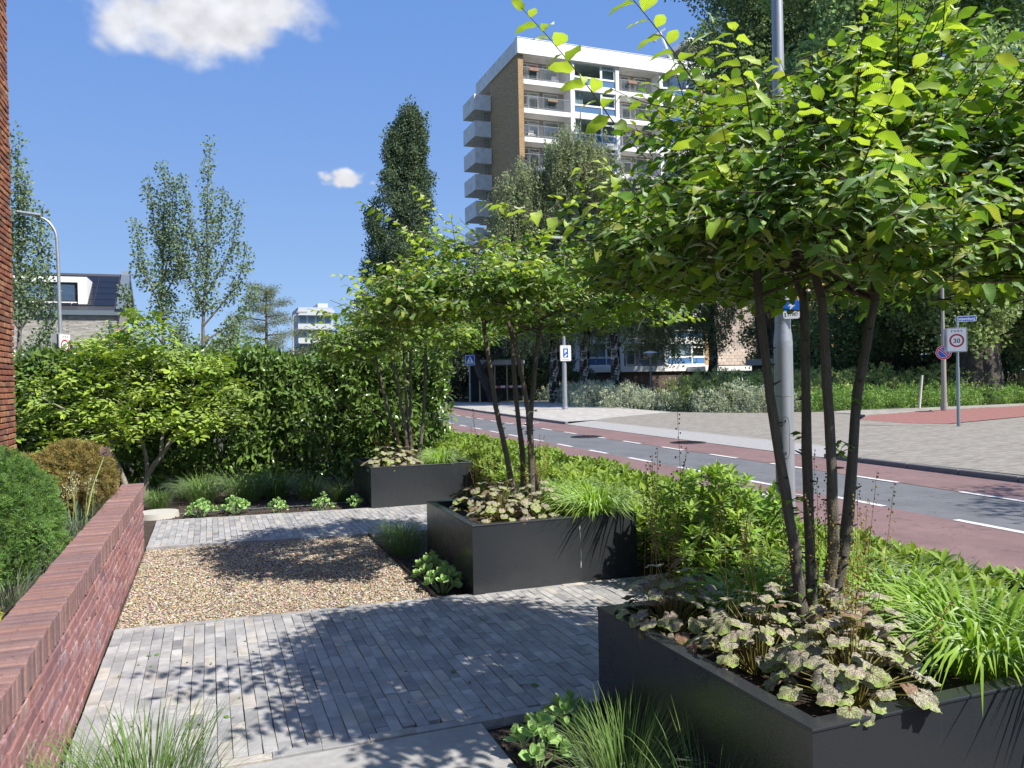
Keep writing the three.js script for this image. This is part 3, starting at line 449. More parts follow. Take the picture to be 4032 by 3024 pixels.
{ // distant slab of flats on the left
  const f = thing('distant_flats', 'distant pale block of flats with long balcony bands', 'building', [0, 0, 0]);
  part('wall', bx(16.6, 23.2, 0, 16.6, -172, -160), M({ color: [0.36, 0.39, 0.42], roughness: 0.8 }), f); const paleBand = M({ color: [0.5, 0.52, 0.53], roughness: 0.8 }); part('roof_house', bx(20.6, 22.6, 16.6, 17.6, -170, -162), paleBand, f);
  for (let k = 0; k < 6; k++) { part('balcony_band', bx(16.4, 23.4, 1.2 + k * 2.75, 2.25 + k * 2.75, -160, -158.8), paleBand, f); if (k < 5) for (let c = 0; c < 4; c++) part('window', bx(16.9 + c * 1.6, 18.1 + c * 1.6, 2.5 + k * 2.75, 3.8 + k * 2.75, -160, -159.9), M({ color: [0.12, 0.2, 0.26], roughness: 0.15 }), f); }
}
{ // house with a solar roof on the left
  seedTo(73);
  const h = thing('solar_house', 'pale brick house with black solar panels and a white dormer', 'house', [0, 0, 0]);
  const paleT = canvasTex(512, 512, (g, w, hh) => { g.fillStyle = '#8d8984'; g.fillRect(0, 0, w, hh); for (let r = 0; r < 40; r++) for (let c = 0; c < 7; c++) { const q = 200 + Math.floor(rr(-26, 26)), o = (r % 3) * 24; g.fillStyle = `rgb(${q},${q - 3},${q - 8})`; g.fillRect(c * 76 - o + 1, r * 12.8 + 2, 74, 10); } });
  const pale = M({ color: [0.62, 0.60, 0.57], map: withRepeat(paleT, 2.2), roughness: 0.9 });
  const xr = -4.15, xl = -15, zf = -45.9, ye = 5.55, yr = 7.72, zr = zf - 3.4, zb = zf - 6.8;
  const gable = (x0, x1) => { const s = new THREE.Shape([[zf, 0], [zb, 0], [zb, ye], [zr, yr - 0.15], [zf, ye]].map(([z, y]) => new THREE.Vector2(-z, y))); const g = new THREE.ExtrudeGeometry(s, { depth: x1 - x0, bevelEnabled: false }); g.rotateY(Math.PI / 2); g.translate(x0, 0, 0); return boxUV(g); };
  part('wall', gable(xl, xr - 0.25), pale, h);
  const sl = Math.atan2(yr - ye, zf - zr), L = Math.hypot(yr - ye, zf - zr) + 0.3;
  const roofM = M({ color: [0.035, 0.037, 0.042], roughness: 0.5 }), zinc = M({ color: [0.16, 0.19, 0.215], roughness: 0.45, metalness: 0.35 });
  const slope = (w, t, l, x, off, back) => { const g = box(w, t, l); g.rotateX(back ? -sl : sl); g.translate(x, (ye + yr) / 2 + off, back ? (zr + zb) / 2 : (zf + zr) / 2); return g; };
  const rf = part('roof', merge([slope(xr - xl, 0.16, L, (xl + xr) / 2 - 0.2, 0.02), slope(xr - xl, 0.16, L, (xl + xr) / 2 - 0.2, 0.02, true)]), roofM, h);
  part('verge', merge([slope(0.42, 0.34, L + 0.2, xr - 0.05, 0.1), slope(0.42, 0.34, L + 0.2, xr - 0.05, 0.1, true)]), zinc, h);
  part('gutter', bx(xl, xr + 0.1, ye - 0.22, ye + 0.02, zf, zf + 0.2), zinc, h);
  const pm = M({ color: [0.012, 0.013, 0.017], roughness: 0.2 });
  for (let r = 0; r < 5; r++) for (let c = 0; c < 5; c++) { const d = (r - 2) * 0.7, g = chamfer(0.96, 0.04, 0.66, 0.008); g.rotateX(sl); const m = part('solar_panel', g, pm, rf); m.position.set(xr - 0.85 - c * 1.0, (ye + yr) / 2 + 0.14 - d * Math.sin(sl), (zf + zr) / 2 + d * Math.cos(sl)); }
  // dormer
  const dx0 = -11.2, dx1 = -6.2, dy0 = 6.0, dy1 = 7.05, dz = zf - 0.35;
  const dm = part('dormer', merge([bx(dx0, dx1, dy1, dy1 + 0.28, dz - 2.4, dz), bx(dx1, dx1 + 0.42, dy0 - 0.12, dy1 + 0.28, dz - 2.4, dz), bx(dx0, dx1, dy0 - 0.1, dy0 + 0.05, dz - 1.2, dz - 0.1)]), whiteM, h);
  part('dormer_interior', bx(dx0, dx1, dy0 + 0.05, dy1, dz - 1.2, dz - 0.9), roomM, dm);
  for (const [a, b] of [[-11, -9.2], [-9.1, -7.5], [-7.4, -6.3]]) { part('window', merge([bx(a, b, dy0 + 0.06, dy0 + 0.14, dz - 0.3, dz - 0.2), bx(a, b, dy1 - 0.1, dy1 - 0.02, dz - 0.3, dz - 0.2), bx(a, a + 0.08, dy0 + 0.14, dy1 - 0.1, dz - 0.3, dz - 0.2), bx(b - 0.08, b, dy0 + 0.14, dy1 - 0.1, dz - 0.3, dz - 0.2)]), roofM, h); part('pane', bx(a + 0.08, b - 0.08, dy0 + 0.14, dy1 - 0.1, dz - 0.26, dz - 0.25), glassM, h); }
  for (let k = 0; k < 8; k++) part('blind_slat', bx(-10.9, -7.6, dy0 + 0.2 + k * 0.1, dy0 + 0.27 + k * 0.1, dz - 0.42, dz - 0.4), M({ color: [0.55, 0.56, 0.58] }), h);
  part('door_frame', merge([bx(xr - 0.3, xr - 0.12, 0, 4.6, zf - 0.2, zf + 0.06)]), M({ color: [0.62, 0.25, 0.045], roughness: 0.7 }), h);
  part('downpipe', cyl(0.05, 0.05, 5, xr - 0.5, 0, zf + 0.1, 8), zinc, h);
  windowIn(h, -11.2, -8.6, 1.4, 3.4, zf + 0.05); part('window_interior', bx(-11.2, -8.6, 1.4, 3.4, zf - 0.02, zf - 0.012 + 0.015), roomM, h);
}
// ---------------------------------------------------------------- trees
function leafClump(n, size, R, geo, opt = {}) { // a spray of leaves in a ball of radius R
  const mb = new MB(), t = tmpl(geo); for (let k = 0; k < n; k++) { const d = randDir(), r = R * Math.cbrt(rnd()), p = d.clone().multiplyScalar(r); p.y *= opt.flat || 1; const dir = randDir().addScaledVector(d, 0.8); dir.y += opt.droop || 0; const nn = randDir().add(V(0, opt.up ?? 0.8, 0)); mb.add(t, mat4(p, dir, nn, size * rr(0.7, 1.25)), tint(1, 0.22, 0.08)); } return mb.build();
}
function inBlob(b, lo = 0.55) { const d = randDir(), r = lerp(lo, 1, Math.sqrt(rnd())); return V(b[0] + d.x * b[3] * r, b[1] + d.y * b[4] * r, b[2] + d.z * b[5] * r); }
function crown(tree, geo, mat, blobs, perUnit, smin, smax, lo = 0.5, shade = 0.18, name = 'crown') {
  const list = []; for (const b of blobs) { const n = Math.round(perUnit * (b[6] || 1) * (b[3] * b[4] + b[4] * b[5] + b[3] * b[5])); for (let k = 0; k < n; k++) { const p = inBlob(b, lo), s = rr(smin, smax); list.push([new THREE.Matrix4().compose(p, new THREE.Quaternion().setFromEuler(new THREE.Euler(rr(-0.5, 0.5), rr(0, 6.28), rr(-0.5, 0.5))), V(s, s, s)), tint(1, shade, 0.07)]); } }
  return copies(name, geo, mat, list, tree, 'stuff');
}
const barkM = (c, s = 1.2, b = 0.03) => M({ color: c, map: withRepeat(barkLongT, s), bumpMap: withRepeat(barkLongT, s * 0.6), bumpScale: b, roughness: 0.95, vertexColors: true });
function limbPath(a, b, n, wob) { const pts = []; for (let k = 0; k <= n; k++) { const t = k / n, p = a.clone().lerp(b, t); if (k && k < n) p.add(V(rr(-wob, wob), rr(-wob, wob) * 0.4, rr(-wob, wob))); pts.push(p); } return pts; }
const taper = (r0, r1, n) => Array.from({ length: n + 1 }, (_, k) => lerp(r0, r1, k / n));

seedTo(101);
const dia = diamond(0.62), diaN = diamond(0.4);
// poplars on the left: upright leaders with open spires
function poplar(label, x, z, h, leaders, seed, lean = 0) {
  seedTo(seed); const t = thing('young_poplar', label, 'tree', [x, 0, z], 0, 'young poplars on the left'); const mb = new MB();
  const main = limbPath(V(0, 0, 0), V(lean, h * 0.96, 0), 8, 0.06); mb.tube(main, taper(0.085, 0.012, 8), 7); const blobs = [];
  for (const [y0, dx, dz, y1, w] of leaders) { const a = V(lean * y0 / h, y0, 0), b = V(dx, y1, dz), mid = a.clone().lerp(b, 0.55).add(V(dx * 0.18, -0.2, dz * 0.18)); mb.tube([a, mid, b], [0.04, 0.025, 0.008], 5); const c = new THREE.CatmullRomCurve3([a, mid, b]); const L = a.distanceTo(b); for (let q = 0.32; q <= 1.0; q += 0.3 / L) { const p = c.getPoint(Math.min(1, q)); blobs.push([p.x, p.y, p.z, w * lerp(1.1, 0.5, q), 0.26, w * lerp(1.1, 0.5, q), 1]); } }
  for (let y = h * 0.42; y < h; y += 0.24) { const w = lerp(0.52, 0.16, (y - h * 0.42) / (h * 0.58)); blobs.push([lean * y / h + rr(-0.12, 0.12), y, rr(-0.12, 0.12), w, 0.26, w, 0.8]); }
  part('trunk', mb.build(), barkM([0.24, 0.21, 0.17], 0.6, 0.01), t);
  crown(t, clumpPoplar, popM, blobs, 27, 0.75, 1.15, 0.1);
}
const clumpPoplar = leafClump(12, 0.115, 0.2, diamond(0.75), { up: 0.4 });
const popM = leafM([0.19, 0.275, 0.12], 0.42, 0.5);
poplar('open young poplar, the shorter of the pair left of centre', -1.59, -31.6, 9.8, [[3.2, -1.3, 0.2, 5.4, 0.30], [4.2, -0.75, 0.4, 7.6, 0.42], [4.8, 0.95, -0.2, 7.6, 0.42], [5.3, 0.55, 0.3, 9.2, 0.40], [6, -0.3, -0.3, 9.3, 0.34], [2.6, 0.8, 0.5, 4.4, 0.4], [2.2, -0.7, -0.4, 3.9, 0.4]], 103, 0.22);
poplar('taller young poplar with spreading spires in the pair left of centre', -0.3, -31.1, 10.5, [[3.8, 1.75, 0.2, 6.8, 0.36], [3.2, 1.95, -0.4, 5.2, 0.42], [4.8, 1.45, 0.4, 8.2, 0.30], [4.4, -0.75, 0.1, 7.4, 0.36], [6.0, 0.95, -0.2, 9.0, 0.30], [5.6, -0.45, 0.2, 9.1, 0.30], [2.4, 1.2, 0.3, 3.9, 0.5], [2.0, -0.8, 0, 3.6, 0.45]], 107, 0.5);
poplar('young poplar half hidden behind the brick house wall', -5.55, -28.7, 9.6, [[3.4, 0.9, 0.2, 5.6, 0.45], [4.2, 0.75, -0.2, 7.4, 0.42], [2.4, 0.95, 0, 4.2, 0.5], [1.6, 0.7, 0.3, 3.0, 0.5], [5, 0.35, 0.3, 8.2, 0.45], [3.5, -1, 0, 6, 0.5], [5, -0.7, 0, 8.5, 0.4]], 109, 0.15);
{ // feathery conifer and small trees between poplars and far flats
  seedTo(113); const t = thing('larch_tree', 'feathery brownish green conifer beyond the hedge beside the poplars', 'tree', [3.15, 0, -48.6]); const mb = new MB(); mb.tube([V(0, 0, 0), V(0.1, 7.2, 0)], [0.16, 0.03], 7); const blobs = [];
  for (let k = 0; k < 26; k++) { const y = lerp(1.6, 7.1, k / 25), w = lerp(3.6, 0.8, (y - 1.6) / 5.6), a = k * 2.4, e = V(Math.cos(a) * w, y + 0.25, Math.sin(a) * w); mb.tube([V(0, y, 0), e], [0.04, 0.01], 4); for (let q = 0.3; q <= 1; q += 0.22) blobs.push([e.x * q, y + 0.25 * q, e.z * q, 0.42, 0.16, 0.42, 1]); }
  part('trunk', mb.build(), barkM([0.16, 0.12, 0.09]), t); crown(t, leafClump(16, 0.14, 0.24, diamond(0.16), { up: 0.5 }), leafM([0.17, 0.20, 0.08], 0.25, 0.1), blobs, 44, 0.7, 1.15, 0.1);
  const cl = leafClump(14, 0.16, 0.34, dia);
  for (const [n, l, x, z, blobs2, m] of [['garden_tree', 'bushy small tree just right of the solar house', -3.9, -40, [[0, 3.0, 0, 1.1, 1.4, 1], [0.6, 2.2, 0, 1.1, 1.2, 1]], [0.11, 0.16, 0.06]], ['garden_tree', 'round small tree behind the hedge under the taller poplar', 0.9, -36, [[0, 2.4, 0, 1.7, 1.5, 1.4], [-1.4, 2.2, 0, 1.3, 1.2, 1.2]], [0.13, 0.19, 0.06]], ['garden_tree', 'low dark green tree in front of the distant flats', 8.3, -70, [[0, 2.6, 0, 3.2, 2.4, 2], [-4, 2.4, 0, 3, 2.2, 2], [3.2, 3, 0, 2, 2.2, 2]], [0.07, 0.11, 0.05]]]) { seedTo(120 + Math.round(x * 3)); const g = thing(n, l, 'tree', [x, 0, z]); const b = new MB(); b.tube([V(0, 0, 0), V(0, 2.4, 0)], [0.1, 0.05], 6); part('trunk', b.build(), barkM([0.16, 0.13, 0.1]), g); crown(g, cl, leafM(m.map((c) => c * 1.5), 0.4, 0.3), blobs2, 34, 0.8, 1.3, 0.45); }
}
{ // tall dark columnar tree
  seedTo(127); const t = thing('columnar_tree', 'very tall dark columnar tree rising beside the apartment block', 'tree', [14.4, 0, -61]); const mb = new MB(); mb.tube([V(0, 0, 0), V(0.2, 10, 0), V(0.45, 22, 0)], [0.5, 0.3, 0.05], 8); const blobs = [];
  for (let k = 0; k < 74; k++) { const f = k / 73, y = lerp(2.5, 22.3, f), w = y > 13 ? lerp(2.75, 0.35, Math.pow((y - 13) / 9.6, 1.4)) : lerp(4.0, 2.9, Math.min(1, (y - 2.5) / 10)), a = rr(0, 6.28), q = rr(0.4, 0.95), r = rr(0.55, 0.95); blobs.push([Math.cos(a) * w * q + 0.45 * f - (y < 12 ? 0.55 : 0), y, Math.sin(a) * w * q, r, r * 1.7, r, 1]); }
  for (let y = 3; y < 21; y += 1.6) blobs.push([0.2, y, 0, y > 14 ? 1.2 : 2.2, 1.3, y > 14 ? 1.2 : 2.2, 0.5]);
  part('trunk', mb.build(), barkM([0.10, 0.08, 0.065]), t); crown(t, leafClump(30, 0.19, 0.42, dia, { up: 0.5 }), leafM([0.085, 0.14, 0.055], 0.32, 0.35), blobs, 13, 0.75, 1.2, 0.4, 0.25);
}
// weeping birches before the apartment block
const strand = (() => { seedTo(131); const mb = new MB(), t = tmpl(diamond(0.72)); for (let s = 0; s < 3; s++) { const ox = rr(-0.2, 0.2), oz = rr(-0.2, 0.2), L = rr(0.8, 1.5); mb.tube([V(ox, 0, oz), V(ox * 1.3, -L, oz * 1.3)], [0.006, 0.003], 3, [0.5, 0.35, 0.25]); for (let k = 0; k < 15; k++) mb.add(t, mat4(V(ox + rr(-0.07, 0.07), -L * rnd(), oz + rr(-0.07, 0.07)), V(rr(-1, 1), -1.1, rr(-1, 1)), randDir(), rr(0.075, 0.125)), tint(1, 0.22, 0.08)); } return mb.build(); })();
function birch(label, x, z, h, blobs, seed, n = 9) {
  seedTo(seed); const t = thing('birch_tree', label, 'tree', [x, 0, z], 0, 'weeping birches'); const mb = new MB(); mb.tube(limbPath(V(0, 0, 0), V(rr(-0.4, 0.4), h, 0), 9, 0.12), taper(0.36, 0.03, 9), 9);
  for (const b of blobs) mb.tube(limbPath(V(0, b[1] - b[4] * 0.9, 0), V(b[0], b[1] + b[4] * 0.5, b[2]), 4, 0.15), taper(0.1, 0.02, 4), 5);
  const birchT = birchBark; part('trunk', mb.build(), M({ color: [0.62, 0.60, 0.57], map: (() => { const q = birchT.clone(); q.repeat.set(2, 0.3); q.needsUpdate = true; return q; })(), roughness: 0.9, vertexColors: true }), t);
  crown(t, strand, birchM, blobs, n, 0.8, 1.35, 0.1, 0.2);
}
const birchBark = canvasTex(256, 512, (g, w, h) => { g.fillStyle = '#d8d4cc'; g.fillRect(0, 0, w, h); for (let k = 0; k < 260; k++) { g.fillStyle = `rgba(${25 + k % 30},${22 + k % 25},20,${0.5 + (k % 5) / 10})`; const y = (k * 97.3) % h, x = (k * 53.7) % w; if (k % 3) g.fillRect(x, y, 20 + k % 60, 1.5 + k % 5); else { g.beginPath(); g.ellipse(x, y, 12 + k % 26, 10 + k % 20, 0, 0, 7); g.fill(); } } });
const birchM = leafM([0.29, 0.36, 0.15], 0.42, 0.4);
birch('weeping birch closest to the apartment corner, its strands over the end wall', 20.6, -46.4, 15.5, [[-2.7, 10.5, 0, 1.7, 4.4, 2], [-1.6, 13.2, 0, 1.5, 2.6, 1.8], [0.2, 11.5, 0.5, 2.0, 5, 2], [-1.4, 6.5, 0, 2.4, 2.8, 2]], 137, 28);
birch('tall weeping birch in the middle of the group, black and white trunk', 22.0, -44.8, 18.2, [[-0.9, 15.6, 0, 1.5, 2.2, 1.5], [0.8, 14.6, 0.2, 1.6, 2.8, 1.6], [-0.6, 10.2, 0.4, 2.1, 4.2, 2], [1.5, 9.2, 0, 2.0, 4.6, 2], [0.4, 6.4, 0.5, 2.4, 2.2, 2]], 139, 26);
birch('weeping birch with black and white trunk nearest the parking sign', 22.75, -42.3, 15, [[1.6, 11.2, 0, 1.8, 3.2, 1.8], [2.6, 8.2, 0.2, 1.7, 3.4, 1.8], [0.6, 7.2, 0.8, 1.9, 3.0, 1.8], [3.2, 5.4, 0, 1.6, 2.4, 1.6]], 149, 24);
birch('weeping birch behind the lamp post, trailing strands before the tiled tower', 30.6, -43.6, 12.5, [[-1.2, 8.2, 0, 1.6, 3.6, 1.6], [0.8, 8.6, 0, 1.9, 3.6, 1.8], [-0.4, 5.2, 0, 1.6, 1.7, 1.4]], 151, 17);
// massive old trees on the right
function oldTree(label, x, z, r0, fork, blobs, seed, density, m) {
  seedTo(seed); const t = thing('old_poplar', label, 'tree', [x, 0, z], 0, 'massive old trees across the road'); const mb = new MB();
  for (let k = 0; k < 7; k++) { const a = k / 7 * 6.28 + rr(-0.2, 0.2), c = Math.cos(a), s = Math.sin(a), rt = r0 * 0.5, f = fork[k % fork.length]; mb.tube([V(c * r0 * 1.15, -0.1, s * r0 * 1.15), V(c * r0 * 0.66, 0.9, s * r0 * 0.66), V(c * r0 * 0.5, 2.4, s * r0 * 0.5), V(c * r0 * 0.5 + f[0] * 0.25, 4.2, s * r0 * 0.45 + f[1] * 0.25), V(f[0] + c * 0.3, f[2], f[1] + s * 0.3), V(f[0] * 1.5 + c, f[2] + 6, f[1] * 1.5 + s)], [rt * 0.9, rt, rt * 0.92, rt * 0.75, rt * 0.5, rt * 0.2], 9); }
  part('trunk', mb.build(), barkM([0.115, 0.095, 0.08], 1.6, 0.08), t); crown(t, bigClump, m, blobs, density, 0.8, 1.25, 0.45, 0.28);
}
seedTo(157); const bigClump = leafClump(38, 0.215, 0.62, diamond(0.8), { up: 0.5 });
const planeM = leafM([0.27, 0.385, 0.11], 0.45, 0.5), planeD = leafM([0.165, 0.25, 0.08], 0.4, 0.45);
const lumps = (n, x0, x1, y0, y1, z0, z1, r0, r1) => Array.from({ length: n }, () => { const r = rr(r0, r1); return [rr(x0, x1), rr(y0, y1), rr(z0, z1), r, r * 1.15, r, 1]; });
seedTo(163);
oldTree('massive old tree with a flared furrowed trunk behind the zone sign', 35.5, -28.5, 0.95, [[-1.2, 0.4, 6.5], [1.6, -0.5, 6], [2.6, 0.5, 5], [0.2, 0.8, 7.5]], [...lumps(60, -8.5, 8, 6.5, 26, -5, 4, 1.4, 2.6), ...lumps(14, -5.5, 6, 4.2, 7.5, -3, 4, 0.9, 1.6)], 167, 6.5, planeM);
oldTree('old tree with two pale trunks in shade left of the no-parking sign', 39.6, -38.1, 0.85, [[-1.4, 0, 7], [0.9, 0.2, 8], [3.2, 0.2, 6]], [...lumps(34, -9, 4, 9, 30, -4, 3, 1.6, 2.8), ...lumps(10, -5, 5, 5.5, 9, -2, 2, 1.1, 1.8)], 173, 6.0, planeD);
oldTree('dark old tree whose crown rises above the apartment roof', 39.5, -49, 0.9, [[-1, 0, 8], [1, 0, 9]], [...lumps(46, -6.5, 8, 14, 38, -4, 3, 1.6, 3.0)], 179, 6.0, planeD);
oldTree('old tree at the right edge with a bright crown over the reeds', 48.5, -28, 0.8, [[-1, 0, 5], [1, 0.4, 6]], [...lumps(36, -6, 6, 4, 30, -4, 4, 1.8, 3.0)], 181, 5.5, planeM);
{ // understorey behind the old trees and dark trees beside the crossing
  const under = [['evergreen_shrub', 'dark evergreen shrub before the yellow brick wing', 33.5, -36.5, [[0, 3.2, 0, 2.4, 2.2, 2], [2.4, 4.2, 0, 2, 2.4, 2], [-1.6, 2.2, 0, 1.6, 1.6, 1.6]], [0.085, 0.14, 0.045]],
    ['evergreen_shrub', 'dense shrubs between the old trunks and low garage', 44.5, -36, [[0, 3, 0, 3.6, 3, 2], [5, 3.6, 0, 3.6, 3.4, 2], [10, 3.6, 0, 4, 3.4, 2], [-4.5, 3, -3, 3, 3.2, 2], [2, 7, -2, 4, 3, 2], [8, 7.4, -2, 4, 3.2, 2]], [0.07, 0.115, 0.04]],
    ['evergreen_shrub', 'bright bushy shrub behind the reeds at the photo edge', 43, -27, [[0, 2.6, 0, 2.2, 2.0, 1.6], [3.6, 3.0, 0, 2.4, 2.4, 1.8], [-1.5, 5.2, 0, 2.0, 1.2, 1.6]], [0.12, 0.18, 0.06]],
    ['evergreen_shrub', 'tall leafy trees behind the low garage roof', 49, -53, [[0, 5, 0, 4, 4.6, 2.5], [6, 6, 0, 4.4, 5.4, 2.5], [-5, 4.6, 0, 3.6, 4.2, 2.5], [12, 6, 0, 4.4, 5, 2.5]], [0.07, 0.11, 0.04]],
    ['yew_tree', 'black-green tree mass behind the pedestrian crossing sign', 18.6, -57, [[0, 3.2, 0, 2.6, 3.0, 2], [-3.4, 3.0, 1, 2.4, 2.8, 2], [2.6, 4.6, 0, 2.6, 2.6, 2], [5.4, 3.2, 0, 2.6, 3.0, 2], [0.4, 6, 0, 2.4, 1.6, 2]], [0.036, 0.056, 0.026]],
    ['yew_tree', 'dark spreading tree beyond the bollard', 16.0, -63, [[0, 2.4, 0, 3.4, 2.6, 2], [4, 2.6, 0, 3, 2.6, 2], [-2.4, 4.4, 0, 2.4, 2.4, 2]], [0.036, 0.056, 0.026]],
    ['evergreen_shrub', 'dark shrubs against the brick plinth beside the birches', 23.2, -54, [[0, 1.8, 0, 2.0, 1.6, 1.5], [2.4, 1.4, 0, 1.6, 1.2, 1.4], [-2, 3, 0, 2, 2, 1.5]], [0.05, 0.08, 0.03]]];
  under.forEach(([n, l, x, z, blobs, c], k) => { seedTo(190 + k); const t = thing(n, l, n === 'yew_tree' ? 'tree' : 'shrub', [x, 0, z]); const b = new MB(); for (const q of blobs) b.tube(limbPath(V(q[0] * 0.4, 0, 0), V(q[0], q[1], q[2]), 4, 0.15), taper(0.16, 0.04, 4), 6); part('trunk', b.build(), barkM([0.10, 0.08, 0.065]), t); crown(t, bigClump, leafM(c.map((q) => q * 1.8), 0.38, 0.4), blobs, 9, 0.7, 1.1, 0.35, 0.25); });
  seedTo(199); const w = thing('leaning_tree', 'dark leaning twisted trunk behind the pedestrian crossing sign', 'tree', [17.7, 0, -51.5]); const b = new MB(); b.tube([V(0.6, 0, 0), V(0.3, 0.9, 0), V(-0.5, 2.2, 0.2), V(-0.9, 3.6, 0), V(-0.4, 5.2, 0)], [0.42, 0.34, 0.3, 0.26, 0.14], 9); b.tube([V(-0.5, 2.2, 0.2), V(0.8, 3.4, 0.2), V(1.8, 4.2, 0)], [0.2, 0.14, 0.06], 7); part('trunk', b.build(), barkM([0.085, 0.072, 0.062], 1, 0.05), w);
  crown(w, bigClump, leafM([0.05, 0.08, 0.03], 0.3, 0.3), [[-1, 5.0, 0, 2.0, 1.2, 1.6], [1.6, 4.6, 0, 2.0, 1.1, 1.6], [3.4, 4.4, 0, 1.6, 1.0, 1.4]], 6, 0.6, 1, 0.2);
}
{ // street tree beyond the right edge; it throws the dappled shade on the road
  seedTo(211); const t = thing('street_tree', 'street tree standing beyond the edge of the photo, shading the road', 'tree', [12.0, 0, -2.6]); const b = new MB(); b.tube([V(0, 0, 0), V(0.05, 2.5, 0), V(0, 5, 0)], [0.12, 0.1, 0.04], 8); part('trunk', b.build(), barkM([0.14, 0.12, 0.1]), t);
  crown(t, leafClump(22, 0.1, 0.26, dia), leafM([0.1, 0.17, 0.05], 0.4, 0.3), [[0, 4.6, 0, 1.5, 1.0, 1.3], [-0.8, 4.1, 0.5, 0.9, 0.5, 0.9], [0.9, 5.2, -0.6, 0.9, 0.7, 0.9]], 24, 0.7, 1.2, 0.1);
}
// ---------------------------------------------------------------- planters and hornbeams
const coatT = canvasTex(512, 512, (g, w, h) => { g.fillStyle = '#8c8c8c'; g.fillRect(0, 0, w, h); const q = mulberry(77); for (let k = 0; k < 900; k++) { g.fillStyle = `rgba(${190 + q() * 60},${188 + q() * 55},${180 + q() * 50},${0.05 + q() * 0.22})`; g.beginPath(); g.arc(q() * w, q() * h, 0.4 + q() * 1.3, 0, 7); g.fill(); } for (let k = 0; k < 34; k++) { const x = q() * w, y = q() * h, L = 30 + q() * 150; g.strokeStyle = `rgba(200,198,190,${0.03 + q() * 0.07})`; g.lineWidth = 1 + q() * 4; g.beginPath(); g.moveTo(x, y); g.lineTo(x + q() * 4 - 2, y + L); g.stroke(); } for (let k = 0; k < 16; k++) { g.strokeStyle = `rgba(225,225,220,${0.1 + q() * 0.2})`; g.lineWidth = 0.7; const x = q() * w, y = q() * h; g.beginPath(); g.moveTo(x, y); g.lineTo(x + q() * 40 - 20, y + q() * 14 - 7); g.stroke(); } });
const coatM = P({ color: [0.105, 0.115, 0.128], map: withRepeat(coatT, 0.95), roughness: 0.36, roughnessMap: withRepeat(wornT, 1.3), clearcoat: 0.25, clearcoatRoughness: 0.2, bumpMap: withRepeat(grainT, 0.5), bumpScale: 0.0006 });
const PH = 0.54;
function planter(label, x0, x1, z0, z1) { // z0 near, z1 far
  const cx = (x0 + x1) / 2, cz = (z0 + z1) / 2, w = x1 - x0, d = z0 - z1, t = thing('planter_box', label, 'planter', [cx, 0, cz], 0, 'square anthracite planters'), L = 0.06, T = 0.006;
  const y0 = 0.0, y1 = PH - 0.004;
  part('front_panel', bx(-w / 2, w / 2, y0, y1, d / 2 - T, d / 2), coatM, t); part('back_panel', bx(-w / 2, w / 2, y0, y1, -d / 2, -d / 2 + T), coatM, t);
  part('side_panel', bx(-w / 2 + 0.0005, -w / 2 + T, y0, y1 - 0.001, -d / 2 + T, d / 2 - T), coatM, t); part('side_panel', bx(w / 2 - T, w / 2 - 0.0005, y0, y1 - 0.001, -d / 2 + T, d / 2 - T), coatM, t);
  const rim = new THREE.Shape([[-w / 2 - 0.001, -d / 2 - 0.001], [w / 2 + 0.001, -d / 2 - 0.001], [w / 2 + 0.001, d / 2 + 0.001], [-w / 2 - 0.001, d / 2 + 0.001]].map((p) => new THREE.Vector2(...p))); rim.holes.push(new THREE.Path([[-w / 2 + L, -d / 2 + L], [-w / 2 + L, d / 2 - L], [w / 2 - L, d / 2 - L], [w / 2 - L, -d / 2 + L]].map((p) => new THREE.Vector2(...p))));
  const rg = new THREE.ExtrudeGeometry(rim, { depth: 0.006, bevelEnabled: true, bevelThickness: 0.003, bevelSize: 0.003, bevelSegments: 2 }); rg.rotateX(-Math.PI / 2); rg.translate(0, PH - 0.006, 0); part('rim', rg, coatM, t);
  part('rim_lip', merge([bx(-w / 2 + L - 0.006, -w / 2 + L - 0.001, PH - 0.07, PH - 0.008, -d / 2 + L, d / 2 - L), bx(w / 2 - L + 0.001, w / 2 - L + 0.006, PH - 0.07, PH - 0.008, -d / 2 + L, d / 2 - L), bx(-w / 2 + L, w / 2 - L, PH - 0.07, PH - 0.008, -d / 2 + L - 0.006, -d / 2 + L - 0.001), bx(-w / 2 + L, w / 2 - L, PH - 0.07, PH - 0.008, d / 2 - L + 0.001, d / 2 - L + 0.006)]), coatM, t);
  part('soil', bx(-w / 2 + T, w / 2 - T, 0.1, PH - 0.085, -d / 2 + T, d / 2 - T), soilM, t);
  return t;
}
planter('large anthracite metal planter cut off by the bottom edge of the photo', 1.66, 3.02, -1.9, -3.3);
const midPlanter = planter('anthracite metal planter beside the gravel bed', 1.775, 3.135, -5.53, -6.83);
planter('anthracite metal planter at the far end by the laurel hedge', 1.86, 3.2, -9.87, -11.15);
{ // bird-lime streaks on the planter front
  const m = M({ color: [0.6, 0.6, 0.56], roughness: 0.9 }); for (const [x, y0, y1, w] of [[0.185, 0.43, 0.475, 0.006], [0.188, 0.36, 0.43, 0.0015], [0.19, 0.14, 0.205, 0.005], [0.192, 0.205, 0.3, 0.001]]) { const s = new THREE.Shape(); s.moveTo(x, y0); s.quadraticCurveTo(x + w * 0.9, (y0 + y1) / 2, x + w * 0.3, y1); s.quadraticCurveTo(x - w * 0.8, (y0 * 0.4 + y1 * 0.6), x, y0); const g = new THREE.ExtrudeGeometry(s, { depth: 0.0012, bevelEnabled: false }); g.translate(0, 0, 0.6502); part('streak', g, m, midPlanter); }
}
